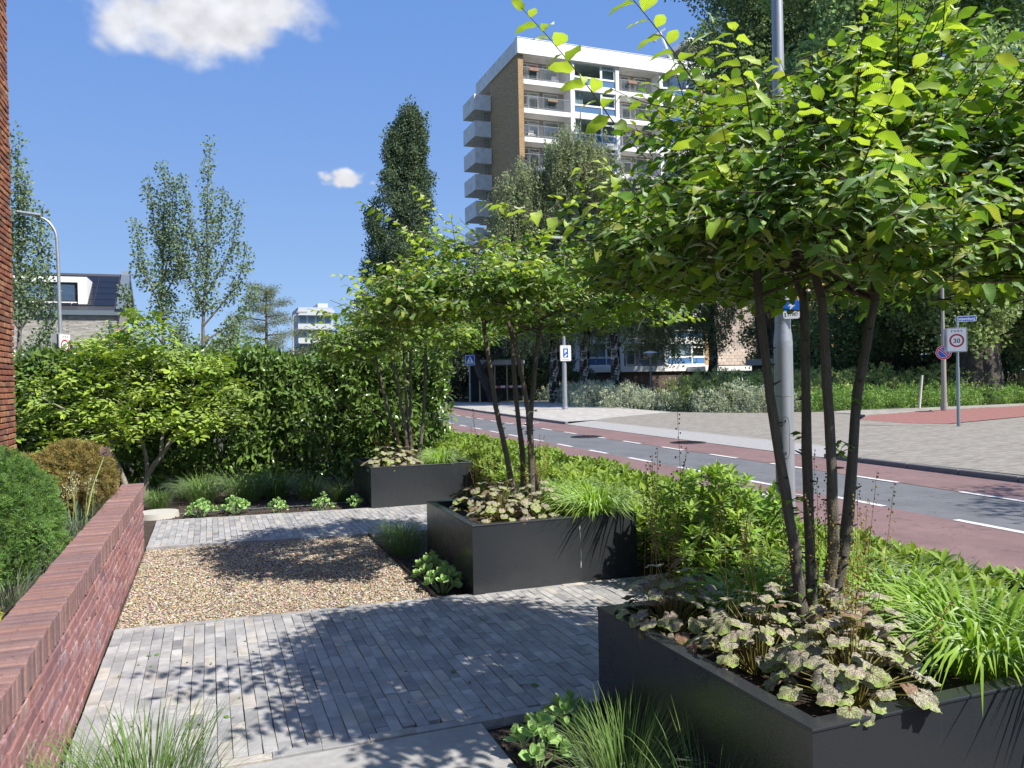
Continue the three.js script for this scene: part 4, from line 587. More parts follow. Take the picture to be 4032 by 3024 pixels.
const hornLeaf = [leafGeo(0.52, 4, 0.30, 0.22, 0.45, 0.14), leafGeo(0.48, 4, 0.45, 0.40, 0.44, 0.18), leafGeo(0.55, 4, 0.16, 0.12, 0.46, 0.16)];
const hornT = hornLeaf.map(tmpl);
const hornColors = [[0.29, 0.47, 0.03], [0.42, 0.60, 0.035], [0.18, 0.33, 0.03], [0.64, 0.80, 0.06], [0.44, 0.50, 0.05], [0.20, 0.40, 0.07]];
const hornMs = hornColors.map((c) => leafM(c, 0.6, 0.16, { map: leafT, vertexColors: false }));
const hornAll = leafM([1, 1, 1], 0.6, 0.16, { map: leafT });
const stemM = M({ color: [0.20, 0.175, 0.14], map: withRepeat(barkT, 0.22), bumpMap: withRepeat(barkT, 0.1), bumpScale: 0.012, roughness: 0.9, vertexColors: true });
const CAM = V(0, 1.6, 0);
function hornbeam(label, cx, cz, hx, hz, stems, shoots, nSpray, seed, single, y0 = 1.5, y1 = 2.42, drop = 0.55) { // local y is above the planter soil at 0.5
  seedTo(seed); const t = thing('hornbeam', label, 'tree', [cx, 0.45, cz], 0, 'umbrella-trained hornbeams in planters'); const limbs = new MB();
  for (const st of stems) { const mb = new MB(); const c = new THREE.CatmullRomCurve3(st.map((p) => V(...p))), n = 16, pts = [], rad = []; for (let k = 0; k <= n; k++) { const p = c.getPoint(k / n); p.x += rr(-0.004, 0.004); p.z += rr(-0.004, 0.004); pts.push(p); rad.push(lerp(0.028, 0.017, k / n) * rr(0.93, 1.08)); } mb.tube(pts, rad, 9);
    for (let k = 0; k < 26; k++) { const q = rr(0.12, 0.98), p = c.getPoint(q), d = randDir(); d.y = Math.abs(d.y) * 0.5; d.normalize(); const r = lerp(0.03, 0.019, q), L = rr(0.012, 0.032); mb.tube([p.clone().addScaledVector(d, r * 0.6), p.clone().addScaledVector(d, r + L)], [0.006, 0.0025], 5); }
    part('trunk', mb.build(), stemM, t); const top = pts[n], dir = pts[n].clone().sub(pts[n - 2]).normalize();
    const crownTop = top.clone().addScaledVector(dir, rr(0.5, 0.7)); limbs.tube(limbPath(top, crownTop, 4, 0.03), taper(0.019, 0.008, 4), 6);
    for (let k = 0; k < 9; k++) { const a = rr(0, 6.28), base = top.clone().lerp(crownTop, rr(0, 0.9)), e = V(Math.cos(a) * hx * rr(0.5, 0.95), Math.min(y1 - 0.1, base.y + rr(0.05, 0.45)), Math.sin(a) * hz * rr(0.5, 0.95)); limbs.tube(limbPath(base, e, 4, 0.05), taper(0.009, 0.003, 4), 5, [0.8, 0.75, 0.7]); } }
  const leaves = [];
  const spray = (p, dir, L, size, cols, arch) => { const n = Math.max(4, Math.round(L / 0.038)), d = dir.clone().normalize(), up = V(0, 1, 0), pts = []; for (let k = 0; k <= 4; k++) { const q = k / 4; pts.push(p.clone().addScaledVector(d, L * q).add(V(0, arch * L * (q - q * q * 1.2), 0))); } limbs.tube(pts, taper(0.0032, 0.0012, 4), 4, [0.75, 0.6, 0.5]);
    const c = new THREE.CatmullRomCurve3(pts); const nrm = up.clone().add(randDir().multiplyScalar(0.28)).normalize(); const side = d.clone().cross(nrm).normalize();
    for (let k = 0; k < n; k++) { const q = (k + 0.6) / n, b = c.getPoint(Math.min(1, q)), s = k % 2 ? 1 : -1, sz = size * rr(0.75, 1.15) * (q > 0.85 ? 0.72 : 1); const ld = d.clone().multiplyScalar(k === n - 1 ? 1 : 0.55).addScaledVector(side, k === n - 1 ? 0 : s * 0.85); ld.y += rr(-0.75, 0.05); const ln = nrm.clone().addScaledVector(side, s * rr(-0.1, 0.35)).add(randDir().multiplyScalar(0.6)); leaves.push({ m: mat4(b, ld, ln, sz), p: b, v: Math.floor(rnd() * 3), c: cols[Math.floor(rnd() * cols.length)], s: sz }); } };
  const SQ = hx < 1 ? 4 : 2.6, hubs = []; for (let k = 0; k < nSpray + 60; k++) { const hub = k < 60 ? null : rnd() < 0.72 ? hubs[Math.floor(rnd() * hubs.length)] : null; let x, z, r; do { x = rr(-1, 1); z = rr(-1, 1); r = Math.pow(Math.abs(x), SQ) + Math.pow(Math.abs(z), SQ); } while (r > 1); const shell = rnd() < 0.6; if (shell) { const f = Math.pow(r, -1 / SQ) * rr(0.74, 1.0); x *= f; z *= f; r = Math.pow(Math.abs(x), SQ) + Math.pow(Math.abs(z), SQ); }
    const yt = lerp(y1, y1 - drop, Math.pow(Math.min(1, r), 0.8)) - 0.24 * Math.max(0, -x) + 0.16 * noise.noise(x * 2.2 + seed, z * 2.2, 1), yb = y0 + 0.12 * noise.noise(x * 2.4, z * 2.4, seed) + 0.10 * r; let y = rnd() < 0.3 ? rr(yt - 0.15, yt) : lerp(yb, yt, rnd());
    const ang = Math.atan2(z, x), lump = 1 + 0.16 * noise.noise(Math.cos(ang) * 2.2 + seed, Math.sin(ang) * 2.2, y * 2.4), p = V(x * hx * lump, y, z * hz * lump); if (k < 60) { hubs.push([p, x, z, yt]); continue; } if (hub) { const g = () => (rnd() + rnd() + rnd() - 1.5) * 0.3; p.set(hub[0].x + g(), hub[0].y + g() * 0.42, hub[0].z + g()); x = hub[1]; z = hub[2]; y = p.y; } const out = V(x, 0, z).normalize().multiplyScalar(0.9).add(randDir().multiplyScalar(0.75)); out.y = rr(-0.22, 0.42) + (y > yt - 0.15 ? 0.35 : 0); const L = rr(0.16, 0.34); p.addScaledVector(out.clone().normalize(), -L * 0.6); spray(p, out, L, rr(0.055, 0.092), [0, 2, 1, 0, 2, 4, 5, 2], -0.15); }
  for (let k = 0; k < nSpray / 42; k++) { const h = hubs[Math.floor(rnd() * hubs.length)], o = V(h[1], 0, h[2]).normalize().multiplyScalar(rr(0.3, 1)).add(V(rr(-0.4, 0.4), rr(0.15, 1.0), rr(-0.4, 0.4))); spray(h[0].clone().add(V(0, 0.05, 0)), o, rr(0.3, 0.46), rr(0.078, 0.098), [3, 3, 1], 0.1); }
  for (const st of stems) for (let k = 0; k < 3; k++) { const c = new THREE.CatmullRomCurve3(st.map((p) => V(...p))), p = c.getPoint(rr(0.15, 0.75)), a = rr(0, 6.28); spray(p, V(Math.cos(a), 0.4, Math.sin(a)), rr(0.05, 0.1), rr(0.03, 0.055), [0, 2], 0); }
  for (const [x, y, z, dx, dy, dz, L, s] of shoots) spray(V(x, y, z), V(dx, dy, dz), L, s, [3, 3, 1], 0.12);
  part('branches', limbs.build(), M({ color: [0.085, 0.065, 0.05], roughness: 0.9, vertexColors: true }), t);
  // the leaves that show largest are parts of their own, the rest one mass
  const wp = V(cx, 0.45, cz); for (const l of leaves) { const w = l.p.clone().add(wp).sub(CAM), az = Math.atan2(w.x, -w.z) * 57.3; l.k = l.s / w.length() * (az > -12 && az < 53.5 ? 1 : 0) * (l.c === 3 ? 1.6 : 1) * (0.7 + 0.6 * rnd()); } leaves.sort((a, b) => b.k - a.k);
  const mb = new MB(); leaves.forEach((l, k) => { if (k < single) { const m = part('leaf', hornLeaf[l.v], hornMs[l.c], t); m.applyMatrix4(l.m); } else { const c = hornColors[l.c], f = rr(0.85, 1.15); mb.add(hornT[l.v], l.m, [c[0] * f * 1.02, c[1] * f, c[2] * f]); } });
  const f = part('foliage', mb.build(), hornAll, t); f.userData.kind = 'stuff'; return t;
}
hornbeam('largest hornbeam in the foreground, with broad bright leaves and four stems', 2.46, -2.74, 0.82, 0.88,
  [[[-0.2, 0.08, 0.13], [-0.22, 0.25, 0.12], [-0.24, 0.46, 0.11], [-0.3, 0.93, 0.08], [-0.35, 1.47, 0.06]], [[-0.07, 0.01, 0.04], [-0.08, 0.2, 0.03], [-0.09, 0.43, 0.03], [-0.09, 0.97, 0.02], [-0.09, 1.48, 0.02]], [[-0.15, 0.07, 0.19], [-0.14, 0.26, 0.19], [-0.12, 0.52, 0.2], [-0.12, 0.98, 0.19], [-0.14, 1.46, 0.18]], [[-0.03, 0.04, 0.11], [-0.01, 0.27, 0.11], [0.03, 0.59, 0.13], [0.08, 1.07, 0.14], [0.15, 1.45, 0.17]]],
  [[-0.9, 2.15, -0.1, -1, 0.75, 0.35, 0.62, 0.104], [-0.8, 2.2, 0.3, -0.9, 0.6, 0.3, 0.5, 0.100], [-1.0, 1.75, -0.2, -1, 0.18, 0.2, 0.5, 0.092], [-0.75, 1.95, 0.55, -0.6, 0.45, 0.6, 0.45, 0.098], [-0.3, 2.3, 0.5, 0.25, 1, 0.4, 0.42, 0.100], [0.0, 2.05, 0.9, 0.3, 0.5, 0.5, 0.36, 0.098], [0.45, 2.4, 0.1, 0.45, 1, 0.1, 0.55, 0.110], [0.75, 2.3, 0.3, 0.7, 0.7, 0.2, 0.5, 0.104], [0.95, 2.1, 0.3, 0.8, 0.5, 0.3, 0.46, 0.100], [0.9, 1.9, 0.5, 0.7, 0.6, 0.3, 0.42, 0.098], [0.7, 1.7, 0.9, 0.4, 0.6, 0.3, 0.38, 0.095], [1.0, 1.6, 0.2, 1, 0.25, 0.1, 0.45, 0.092], [-0.5, 1.7, 0.85, -0.5, 0.1, 0.6, 0.35, 0.092], [0.2, 1.65, 1.0, 0.5, 0.25, 0.6, 0.34, 0.095], [-0.35, 2.35, -0.2, -0.2, 1, 0.2, 0.34, 0.098], [0.1, 2.3, 0.55, -0.35, 0.8, 0.4, 0.36, 0.098]],
  2700, 301, 300, 1.53, 2.46, 0.58);
hornbeam('middle hornbeam in the planter beside the gravel, four slender curved stems', 2.43, -6.18, 1.12, 1.05,
  [[[-0.08, 0.07, 0.07], [-0.11, 0.28, 0.06], [-0.19, 0.72, 0.03], [-0.24, 1.02, 0.01], [-0.3, 1.56, -0.02]], [[0.03, 0.02, -0.05], [0.03, 0.22, -0.05], [0.02, 0.59, -0.05], [-0.01, 0.94, -0.07], [-0.04, 1.56, -0.08]], [[0.0, 0.05, 0.16], [0.02, 0.24, 0.16], [0.01, 0.7, 0.16], [-0.01, 0.97, 0.15], [-0.09, 1.48, 0.11]], [[0.08, 0.05, 0.06], [0.1, 0.26, 0.06], [0.06, 0.69, 0.05], [0.09, 1.09, 0.06], [0.14, 1.49, 0.07]]],
  [[-0.9, 2.3, 0.1, -1, 0.5, 0.2, 0.5, 0.08], [-1.1, 1.9, 0.1, -1, 0.15, 0.2, 0.45, 0.075], [-0.7, 2.35, 0.3, -0.6, 0.5, 0.3, 0.4, 0.078], [0.9, 2.1, 0.3, 1, 0.4, 0.2, 0.45, 0.075], [1.1, 1.85, 0.3, 1, 0.25, 0.1, 0.5, 0.075], [1.0, 1.6, 0.5, 1, 0.1, 0.3, 0.4, 0.075], [0.2, 2.4, 0.4, 0.3, 0.5, 0.3, 0.3, 0.075]],
  1800, 311, 300, 1.61, 2.42, 0.46);
hornbeam('farthest hornbeam of the row, before the laurel hedge', 2.5, -10.45, 1.1, 1.05,
  [[[-0.04, 0, 0.02], [-0.05, 0.3, 0.02], [-0.1, 0.8, 0], [-0.22, 1.5, 0]], [[0.01, 0, 0], [0.02, 0.3, 0], [-0.03, 0.8, 0], [-0.06, 1.5, 0]], [[0.06, 0, 0.02], [0.14, 0.3, 0.02], [0.2, 0.8, 0], [0.24, 1.5, 0]], [[0.03, 0, -0.03], [-0.02, 0.4, -0.03], [0.03, 0.9, -0.03], [0.04, 1.5, -0.03]], [[-0.06, 0, -0.02], [-0.16, 0.4, -0.04], [-0.3, 0.9, -0.06], [-0.42, 1.5, -0.08]]],
  [[-0.9, 2.0, 0.1, -1, 0.25, 0.1, 0.4, 0.075], [-0.9, 1.75, 0.3, -1, 0.1, 0.2, 0.4, 0.075], [-0.4, 2.3, 0.3, -0.4, 0.6, 0.3, 0.3, 0.075]],
  1300, 321, 150, 1.52, 2.34, 0.5);

// ---------------------------------------------------------------- coral bells (veined leaves) in the planters
const heuT = canvasTex(256, 256, (g, w, h) => {
  const q = mulberry(91); g.fillStyle = '#a9b878'; g.fillRect(0, 0, w, h);
  const cx = w / 2, cy = h * 0.70; for (let k = 0; k < 900; k++) { const a = q() * 6.28, r = Math.sqrt(q()) * 100; g.fillStyle = `rgba(${176 + q() * 30},${176 + q() * 28},${152 + q() * 28},0.5)`; g.beginPath(); g.arc(cx + Math.cos(a) * r, cy - 14 + Math.sin(a) * r * 0.92, 5 + q() * 9, 0, 7); g.fill(); }
  g.strokeStyle = 'rgba(88,44,60,0.85)'; g.lineCap = 'round'; for (let k = -4; k <= 4; k++) { const a = -Math.PI / 2 + k * 0.62, L = 150 - Math.abs(k) * 9; const line = (x, y, ang, len, wd, dep) => { const ex = x + Math.cos(ang) * len, ey = y + Math.sin(ang) * len; g.lineWidth = wd; g.beginPath(); g.moveTo(x, y); g.quadraticCurveTo((x + ex) / 2 + q() * 6 - 3, (y + ey) / 2, ex, ey); g.stroke(); if (dep < 2) for (const s of [-1, 1]) for (const f of [0.35, 0.58, 0.8]) line(x + (ex - x) * f, y + (ey - y) * f, ang + s * 0.62, len * 0.34 * (1.1 - f * 0.5), wd * 0.5, dep + 1); }; line(cx, cy, a, L, 5.2, 0); }
  g.fillStyle = 'rgba(100,42,66,0.6)'; g.beginPath(); g.arc(cx, cy, 12, 0, 7); g.fill();
});
function heuLeafGeo(seed) { // lobed round leaf, petiole joint at the origin, cupped
  const q = mulberry(seed), n = 26, p = [0, 0, 0], u = [0.5, 0.30], i = []; const R = []; for (let k = 0; k <= n; k++) { const a = -Math.PI / 2 + 0.28 + (2 * Math.PI - 0.56) * k / n, lobe = 1 + 0.06 * Math.cos((k / n) * 7 * 2 * Math.PI + Math.PI) + 0.035 * (k % 2 ? 1 : -1); R.push([a, 0.5 * lobe * (0.92 + 0.08 * Math.cos(2 * (a - Math.PI / 2)))]); }
  for (const f of [0.55, 1]) for (let k = 0; k <= n; k++) { const [a, r] = R[k], x = Math.cos(a) * r * f, y = 0.2 + (Math.sin(a) * r) * f - 0.2 * (1 - f); const d = Math.hypot(x, y), z = 0.10 * Math.sin(a * 3.5 + seed) * f * f * 0.6 - 0.22 * d * d + 0.03 + (f === 0.55 ? 0.02 : (k % 2 ? 0.014 : -0.01)); p.push(x, y, z); u.push(0.5 + x * 0.92, 0.30 + y * 0.92); }
  for (let k = 0; k < n; k++) { const a = 1 + k, b = a + n + 1; i.push(0, a, a + 1, a, b, a + 1, b, b + 1, a + 1); }
  const g = new THREE.BufferGeometry(); g.setAttribute('position', new THREE.Float32BufferAttribute(p, 3)); g.setAttribute('uv', new THREE.Float32BufferAttribute(u, 2)); g.setIndex(i); g.computeVertexNormals(); return g;
}
const heuLeaf = [1, 2, 3, 4].map(heuLeafGeo);
const heuMs = [[0.80, 0.82, 0.74], [0.76, 0.86, 0.56], [0.60, 0.58, 0.56], [0.92, 0.88, 0.84], [0.58, 0.40, 0.32]].map((c) => leafM(c, 0.22, 0.15, { map: heuT, vertexColors: false }));
const stalkM = M({ color: [0.20, 0.16, 0.07], roughness: 0.8, vertexColors: true });
const bellG = new THREE.IcosahedronGeometry(1, 0), bellTmpl = tmpl(bellG);
function coralBells(label, x, z, nLeaf, R, size, nStalk, seed, hs = 0.45, dark = 0.3) {
  seedTo(seed); const y = PH - 0.085, t = thing('coral_bells', label, 'plant', [x, y, z], 0, 'coral bells in the planters'); const st = new MB();
  for (let k = 0; k < nLeaf; k++) { const a = k * 2.399 + rr(-0.3, 0.3), r = R * Math.sqrt((k + 0.5) / nLeaf), h = lerp(0.27, 0.06, Math.pow(r / R, 1.6)) * rr(0.6, 1.25) + 0.03, p = V(Math.cos(a) * r, h, Math.sin(a) * r), out = V(Math.cos(a), 0, Math.sin(a));
    st.tube([V(out.x * 0.02, 0, out.z * 0.02), V(p.x * 0.55, h * 0.75, p.z * 0.55), p], [0.0028, 0.0024, 0.002], 4, [1.0, 1.1, 0.6]);
    const dir = out.clone().multiplyScalar(0.9).add(V(rr(-0.5, 0.5), lerp(0.25, -0.55, r / R) + rr(-0.2, 0.2), rr(-0.5, 0.5))), nn = V(0, 1, 0).addScaledVector(out, lerp(0.1, 0.9, r / R)).add(randDir().multiplyScalar(0.35)); const m = part('leaf', heuLeaf[k % 4], heuMs[[0, 1, 0, 3, 2, 0, 1, 3, 0, 4][Math.floor(rnd() * 10)]], t); m.applyMatrix4(mat4(p, dir, nn, size * rr(0.72, 1.15))); }
  part('petioles', st.build(), stalkM, t);
  for (let k = 0; k < nStalk; k++) { const mb = new MB(), a = rr(0, 6.28), r = rr(0, R * 0.6), lean = rr(0.03, 0.18), b = rr(0, 6.28), H = hs * rr(0.65, 1.2), p0 = V(Math.cos(a) * r, 0.05, Math.sin(a) * r), p2 = p0.clone().add(V(Math.cos(b) * lean, H, Math.sin(b) * lean)), p1 = p0.clone().lerp(p2, 0.5).add(V(rr(-0.015, 0.015), 0, rr(-0.015, 0.015))); const red = rnd() < dark, col = red ? [0.55, 0.28, 0.22] : [1.3, 1.15, 0.6]; mb.tube([p0, p1, p2], [0.0017, 0.0014, 0.0008], 4, red ? [0.6, 0.35, 0.25] : [0.9, 0.85, 0.5]); const c = new THREE.CatmullRomCurve3([p0, p1, p2]);
    for (let q = 0.55; q < 1; q += 0.022) { const e = c.getPoint(q), d = randDir(); d.y = Math.abs(d.y) * 0.4; const L = lerp(0.03, 0.008, (q - 0.55) / 0.45), f = e.clone().addScaledVector(d, L); mb.tube([e, f], [0.0006, 0.0005], 3, col); const s = rr(0.0024, 0.0042); mb.add(bellTmpl, new THREE.Matrix4().compose(f.add(V(0, -s, 0)), new THREE.Quaternion(), V(s, s * 1.4, s)), red ? [0.6, 0.25, 0.22] : [1.35, 1.25, 0.62]); }
    part('flower_stalk', mb.build(), stalkM, t); }
  return t;
}
coralBells('coral bells spilling over the corner rim of the foreground planter', 2.02, -2.12, 92, 0.26, 0.078, 7, 401, 0.5);
coralBells('coral bells along the side rim of the foreground planter', 1.94, -2.52, 84, 0.24, 0.076, 8, 403, 0.6);
coralBells('coral bells in the back corner of the foreground planter by the path', 1.88, -3.02, 72, 0.25, 0.076, 14, 405, 0.8, 0.6);
coralBells('coral bells round the stems of the foreground hornbeam', 2.28, -2.38, 72, 0.25, 0.076, 12, 407, 0.62, 0.2);
coralBells('coral bells behind the stems of the foreground hornbeam', 2.45, -2.78, 40, 0.22, 0.08, 14, 409, 0.68, 0.35);
coralBells('coral bells spilling towards the front rim of the middle planter', 2.12, -5.83, 80, 0.28, 0.08, 6, 411, 0.5);
coralBells('coral bells beside the stems in the middle planter', 2.42, -5.88, 54, 0.26, 0.088, 8, 413, 0.6);
coralBells('coral bells at the back of the middle planter', 2.1, -6.35, 46, 0.26, 0.088, 12, 415, 0.72, 0.5);
coralBells('coral bells at the hedge corner of the far planter', 2.12, -10.2, 44, 0.28, 0.105, 5, 417, 0.45);
coralBells('coral bells beside the stems in the far planter', 2.38, -10.3, 38, 0.26, 0.1, 7, 419, 0.6);

// ---------------------------------------------------------------- grasses
function blade(mb, p, a, L, w, lean, droop, col, seg = 4) { // arching ribbon
  const d = V(Math.cos(a), 0, Math.sin(a)), s = V(-d.z, 0, d.x), base = mb.nv; for (let k = 0; k <= seg; k++) { const t = k / seg, h = L * (t * Math.cos(lean * t) * (1 - droop * t * t)), o = L * (Math.sin(lean) * t * 0.7 + droop * t * t * 0.75), ww = w * (k === seg ? 0.05 : Math.min(1, 0.55 + t * 1.2)) * (1 - Math.pow(t, 3) * 0.6); const c = p.clone().addScaledVector(d, o); c.y += h; for (const q of [-1, 1]) { mb.p.push(c.x + s.x * q * ww / 2, c.y + (q < 0 ? 0 : ww * 0.15), c.z + s.z * q * ww / 2); mb.n.push(-d.x * 0.5 * t, 0.8, -d.z * 0.5 * t); mb.u.push(q < 0 ? 0 : 1, t); mb.c.push(...col); mb.nv++; } if (k < seg) { const b = base + 2 * k; mb.i.push(b, b + 1, b + 2, b + 1, b + 3, b + 2); } }
}
function grassGeo(n, R, L, w, lean, droop, seed, v = 0.22) { seedTo(seed); const mb = new MB(); for (let k = 0; k < n; k++) { const a = rr(0, 6.28), r = R * Math.sqrt(rnd()), out = a + rr(-0.6, 0.6); blade(mb, V(Math.cos(a) * r, 0, Math.sin(a) * r), out, L * rr(0.6, 1.12), w * rr(0.7, 1.2), lean * rr(0.3, 1.2) * (0.5 + r / R * 0.6), droop * rr(0.5, 1.3), tint(1, v, 0.1)); } const g = mb.build(); g.computeVertexNormals(); return g; }
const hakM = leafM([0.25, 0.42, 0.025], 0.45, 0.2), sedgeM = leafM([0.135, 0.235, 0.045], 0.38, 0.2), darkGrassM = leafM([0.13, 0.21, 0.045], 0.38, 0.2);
const hakGeo = grassGeo(430, 0.16, 0.46, 0.0125, 1.0, 0.5, 431), hakGeo2 = grassGeo(400, 0.15, 0.44, 0.0125, 1.05, 0.55, 433);
function grass(name, geo, mat, label, x, y, z, turn, s, group) { const m = solo(name, geo, mat, label, 'grass plant', [x, y, z], group); m.rotation.y = turn; m.scale.set(s, s, s); return m; }
const GH = 'bright mop-headed grasses in the planters', soilY = PH - 0.085;
grass('mop_grass', hakGeo, hakM, 'bright green grass arching over the front rim of the foreground planter', 2.74, soilY, -2.2, 0.3, 1.05, GH);
grass('mop_grass', hakGeo2, hakM, 'bright green grass in the middle of the foreground planter right side', 2.78, soilY, -2.62, 1.9, 1.05, GH);
grass('mop_grass', hakGeo, hakM, 'bright green grass at the street side back corner of the foreground planter', 2.84, soilY, -3.05, 3.1, 0.95, GH);
grass('mop_grass', hakGeo2, hakM, 'bright green grass behind the foreground hornbeam stems', 2.4, soilY, -3.12, 4.4, 0.82, GH);
grass('mop_grass', hakGeo, hakM, 'bright green grass hanging over the front rim of the middle planter', 2.9, soilY, -5.75, 2.2, 1.0, GH);
grass('mop_grass', hakGeo2, hakM, 'bright green grass behind the stems in the middle planter', 2.72, soilY, -6.35, 0.8, 0.95, GH);
grass('mop_grass', hakGeo, hakM, 'bright green grass at the street side of the middle planter', 3.02, soilY, -6.45, 5.2, 0.9, GH);
grass('mop_grass', hakGeo2, hakM, 'bright green grass in the far planter', 2.88, soilY, -10.3, 0.5, 0.8, GH);
grass('mop_grass', hakGeo, hakM, 'bright green grass at the far planter street corner', 3.05, soilY, -10.8, 1.5, 0.75, GH);
const sedgeGeo = grassGeo(560, 0.14, 0.56, 0.0042, 0.75, 0.22, 441), sedgeGeo2 = grassGeo(520, 0.2, 0.62, 0.006, 0.8, 0.35, 443);
const GS = 'fine green sedges beside the paths';
grass('sedge', sedgeGeo, sedgeM, 'fine green sedge beside the low wall at the bottom edge', -0.22, 0.03, -2.95, 0, 0.98, GS);
grass('sedge', grassGeo(300, 0.12, 0.55, 0.0042, 0.8, 0.2, 442), sedgeM, 'second sedge in the clump against the low wall at the bottom', -0.48, 0.03, -3.05, 2, 0.82, GS);
grass('sedge', sedgeGeo, sedgeM, 'fine green sedge below the foreground planter at the bottom edge', 1.42, 0, -2.62, 2.4, 0.8, GS);
grass('sedge', grassGeo(110, 0.10, 0.55, 0.004, 0.7, 0.15, 446), sedgeM, 'sparse sedge blades before the side of the foreground planter', 1.56, 0, -2.3, 1.2, 0.85, GS);
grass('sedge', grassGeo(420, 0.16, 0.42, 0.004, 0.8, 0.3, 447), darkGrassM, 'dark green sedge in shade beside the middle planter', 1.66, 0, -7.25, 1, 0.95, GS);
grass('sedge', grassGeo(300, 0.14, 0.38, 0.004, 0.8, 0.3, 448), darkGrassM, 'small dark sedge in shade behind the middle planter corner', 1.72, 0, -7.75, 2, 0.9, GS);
for (const [x, z, s, l, m] of [[0.42, -11.5, 1.0, 'large arching grass in the middle of the bed before the laurel hedge', sedgeM], [-0.1, -11.7, 0.9, 'arching grass behind the two big sedums', sedgeM], [0.85, -11.8, 0.95, 'arching grass between two sedums before the laurel hedge', sedgeM], [1.3, -11.5, 0.8, 'darker arching grass left of the far planter', darkGrassM], [1.65, -11.0, 0.7, 'dark grass against the side of the far planter', darkGrassM], [-0.65, -11.35, 0.62, 'small grass at the end of the low wall by the tree stems', sedgeM], [-0.3, -12.2, 0.7, 'short grass under the small tree', sedgeM]]) grass('garden_grass', sedgeGeo2, m, l, x, 0, z, x * 5, s, 'grasses in the bed before the laurel hedge');

// ---------------------------------------------------------------- sedums with fleshy leaves
const sedLeaf = (() => { const g = leafGeo(0.62, 4, 0.35, -0.25, 0.62); return g; })();
const sedMs = [[0.31, 0.49, 0.15], [0.25, 0.42, 0.12], [0.38, 0.56, 0.19]].map((c) => leafM(c, 0.18, 0.15, { vertexColors: false }));
function sedum(label, x, z, n, R, size, seed) {
  seedTo(seed); const t = thing('sedum', label, 'plant', [x, 0, z], 0, 'sedums beside the paths'); const st = new MB();
  for (let k = 0; k < n; k++) { const a = k * 2.399 + rr(-0.3, 0.3), r = R * Math.sqrt((k + 0.3) / n), h = lerp(0.19, 0.07, (r / R) ** 1.5) * rr(0.85, 1.15), tip = V(Math.cos(a) * r, h, Math.sin(a) * r), axis = V(Math.cos(a) * r * 2.2 / R * 0.45, 1, Math.sin(a) * r * 2.2 / R * 0.45).normalize(); st.tube([V(tip.x * 0.3, 0, tip.z * 0.3), tip], [0.006, 0.004], 5, [1, 1, 1]);
    const e1 = axis.clone().cross(V(0.3, 0.1, 1)).normalize(), e2 = axis.clone().cross(e1); for (let q = 0; q < 8; q++) { const b = q * 2.399, lay = q / 8, side = e1.clone().multiplyScalar(Math.cos(b)).addScaledVector(e2, Math.sin(b)), dir = side.clone().multiplyScalar(lerp(1, 0.45, lay)).addScaledVector(axis, lerp(0.25, 1, lay)), m = part('leaf', sedLeaf, sedMs[Math.floor(rnd() * 3)], t); m.applyMatrix4(mat4(tip.clone().addScaledVector(axis, -0.03 + lay * 0.035), dir, axis.clone().addScaledVector(side, -0.3), size * lerp(1.1, 0.6, lay) * rr(0.85, 1.1))); } }
  part('stems', st.build(), M({ color: [0.26, 0.36, 0.16], roughness: 0.8, vertexColors: true }), t);
}
sedum('largest pale green sedum beside the far path', -0.12, -10.5, 15, 0.17, 0.066, 461);
sedum('pale green sedum next to the largest one beside the far path', 0.28, -10.52, 15, 0.17, 0.066, 463);
sedum('small pale sedum alone in the middle of the far bed edge', 0.76, -10.25, 9, 0.12, 0.06, 465);
sedum('small pale sedum left of the far planter', 1.3, -10.2, 10, 0.13, 0.06, 467);
sedum('smallest pale sedum against the corner of the far planter', 1.7, -10.12, 7, 0.1, 0.056, 469);
sedum('pale sedum beside the middle planter, behind the other one', 1.62, -6.18, 10, 0.12, 0.07, 471);
sedum('pale sedum at the corner between gravel and middle planter', 1.63, -5.84, 12, 0.14, 0.07, 473);
sedum('sedum in shade beside the back corner of the foreground planter', 1.45, -3.22, 9, 0.12, 0.07, 475);
sedum('bright sedum at the bottom edge beside the foreground planter', 1.24, -3.05, 9, 0.11, 0.07, 477);

// ---------------------------------------------------------------- laurel hedge, small tree, clipped yews, street hedge
seedTo(501);
const laurelClump = leafClump(13, 0.108, 0.13, leafGeo(0.40, 3, 0.3, 0.2), { up: 0.6 });
function boxFoliage(t, geo, mat, n, x0, x1, y0, y1, z0, z1, s0, s1, bulge = 0.12) { const list = []; for (let k = 0; k < n; k++) { const f = rnd(); let x = rr(x0, x1), y = rr(y0, y1), z; if (f < 0.62) z = z1 - Math.abs(rr(-1, 1) * rnd()) * (z1 - z0) * 0.6; else if (f < 0.85) { z = rr(z0, z1); y = y1 - rnd() * rnd() * 0.4; } else z = rr(z0, z1); const b = bulge * noise.noise(x * 1.7, y * 1.7, z); z += b; if (y > y1 - 0.1) y += b * 0.9; const s = rr(s0, s1); list.push([new THREE.Matrix4().compose(V(x, y, z), new THREE.Quaternion().setFromEuler(new THREE.Euler(rr(-0.6, 0.6), rr(0, 6.3), rr(-0.6, 0.6))), V(s, s, s)), tint(1, 0.22, 0.08)]); } return copies('foliage', geo, mat, list, t, 'stuff'); }
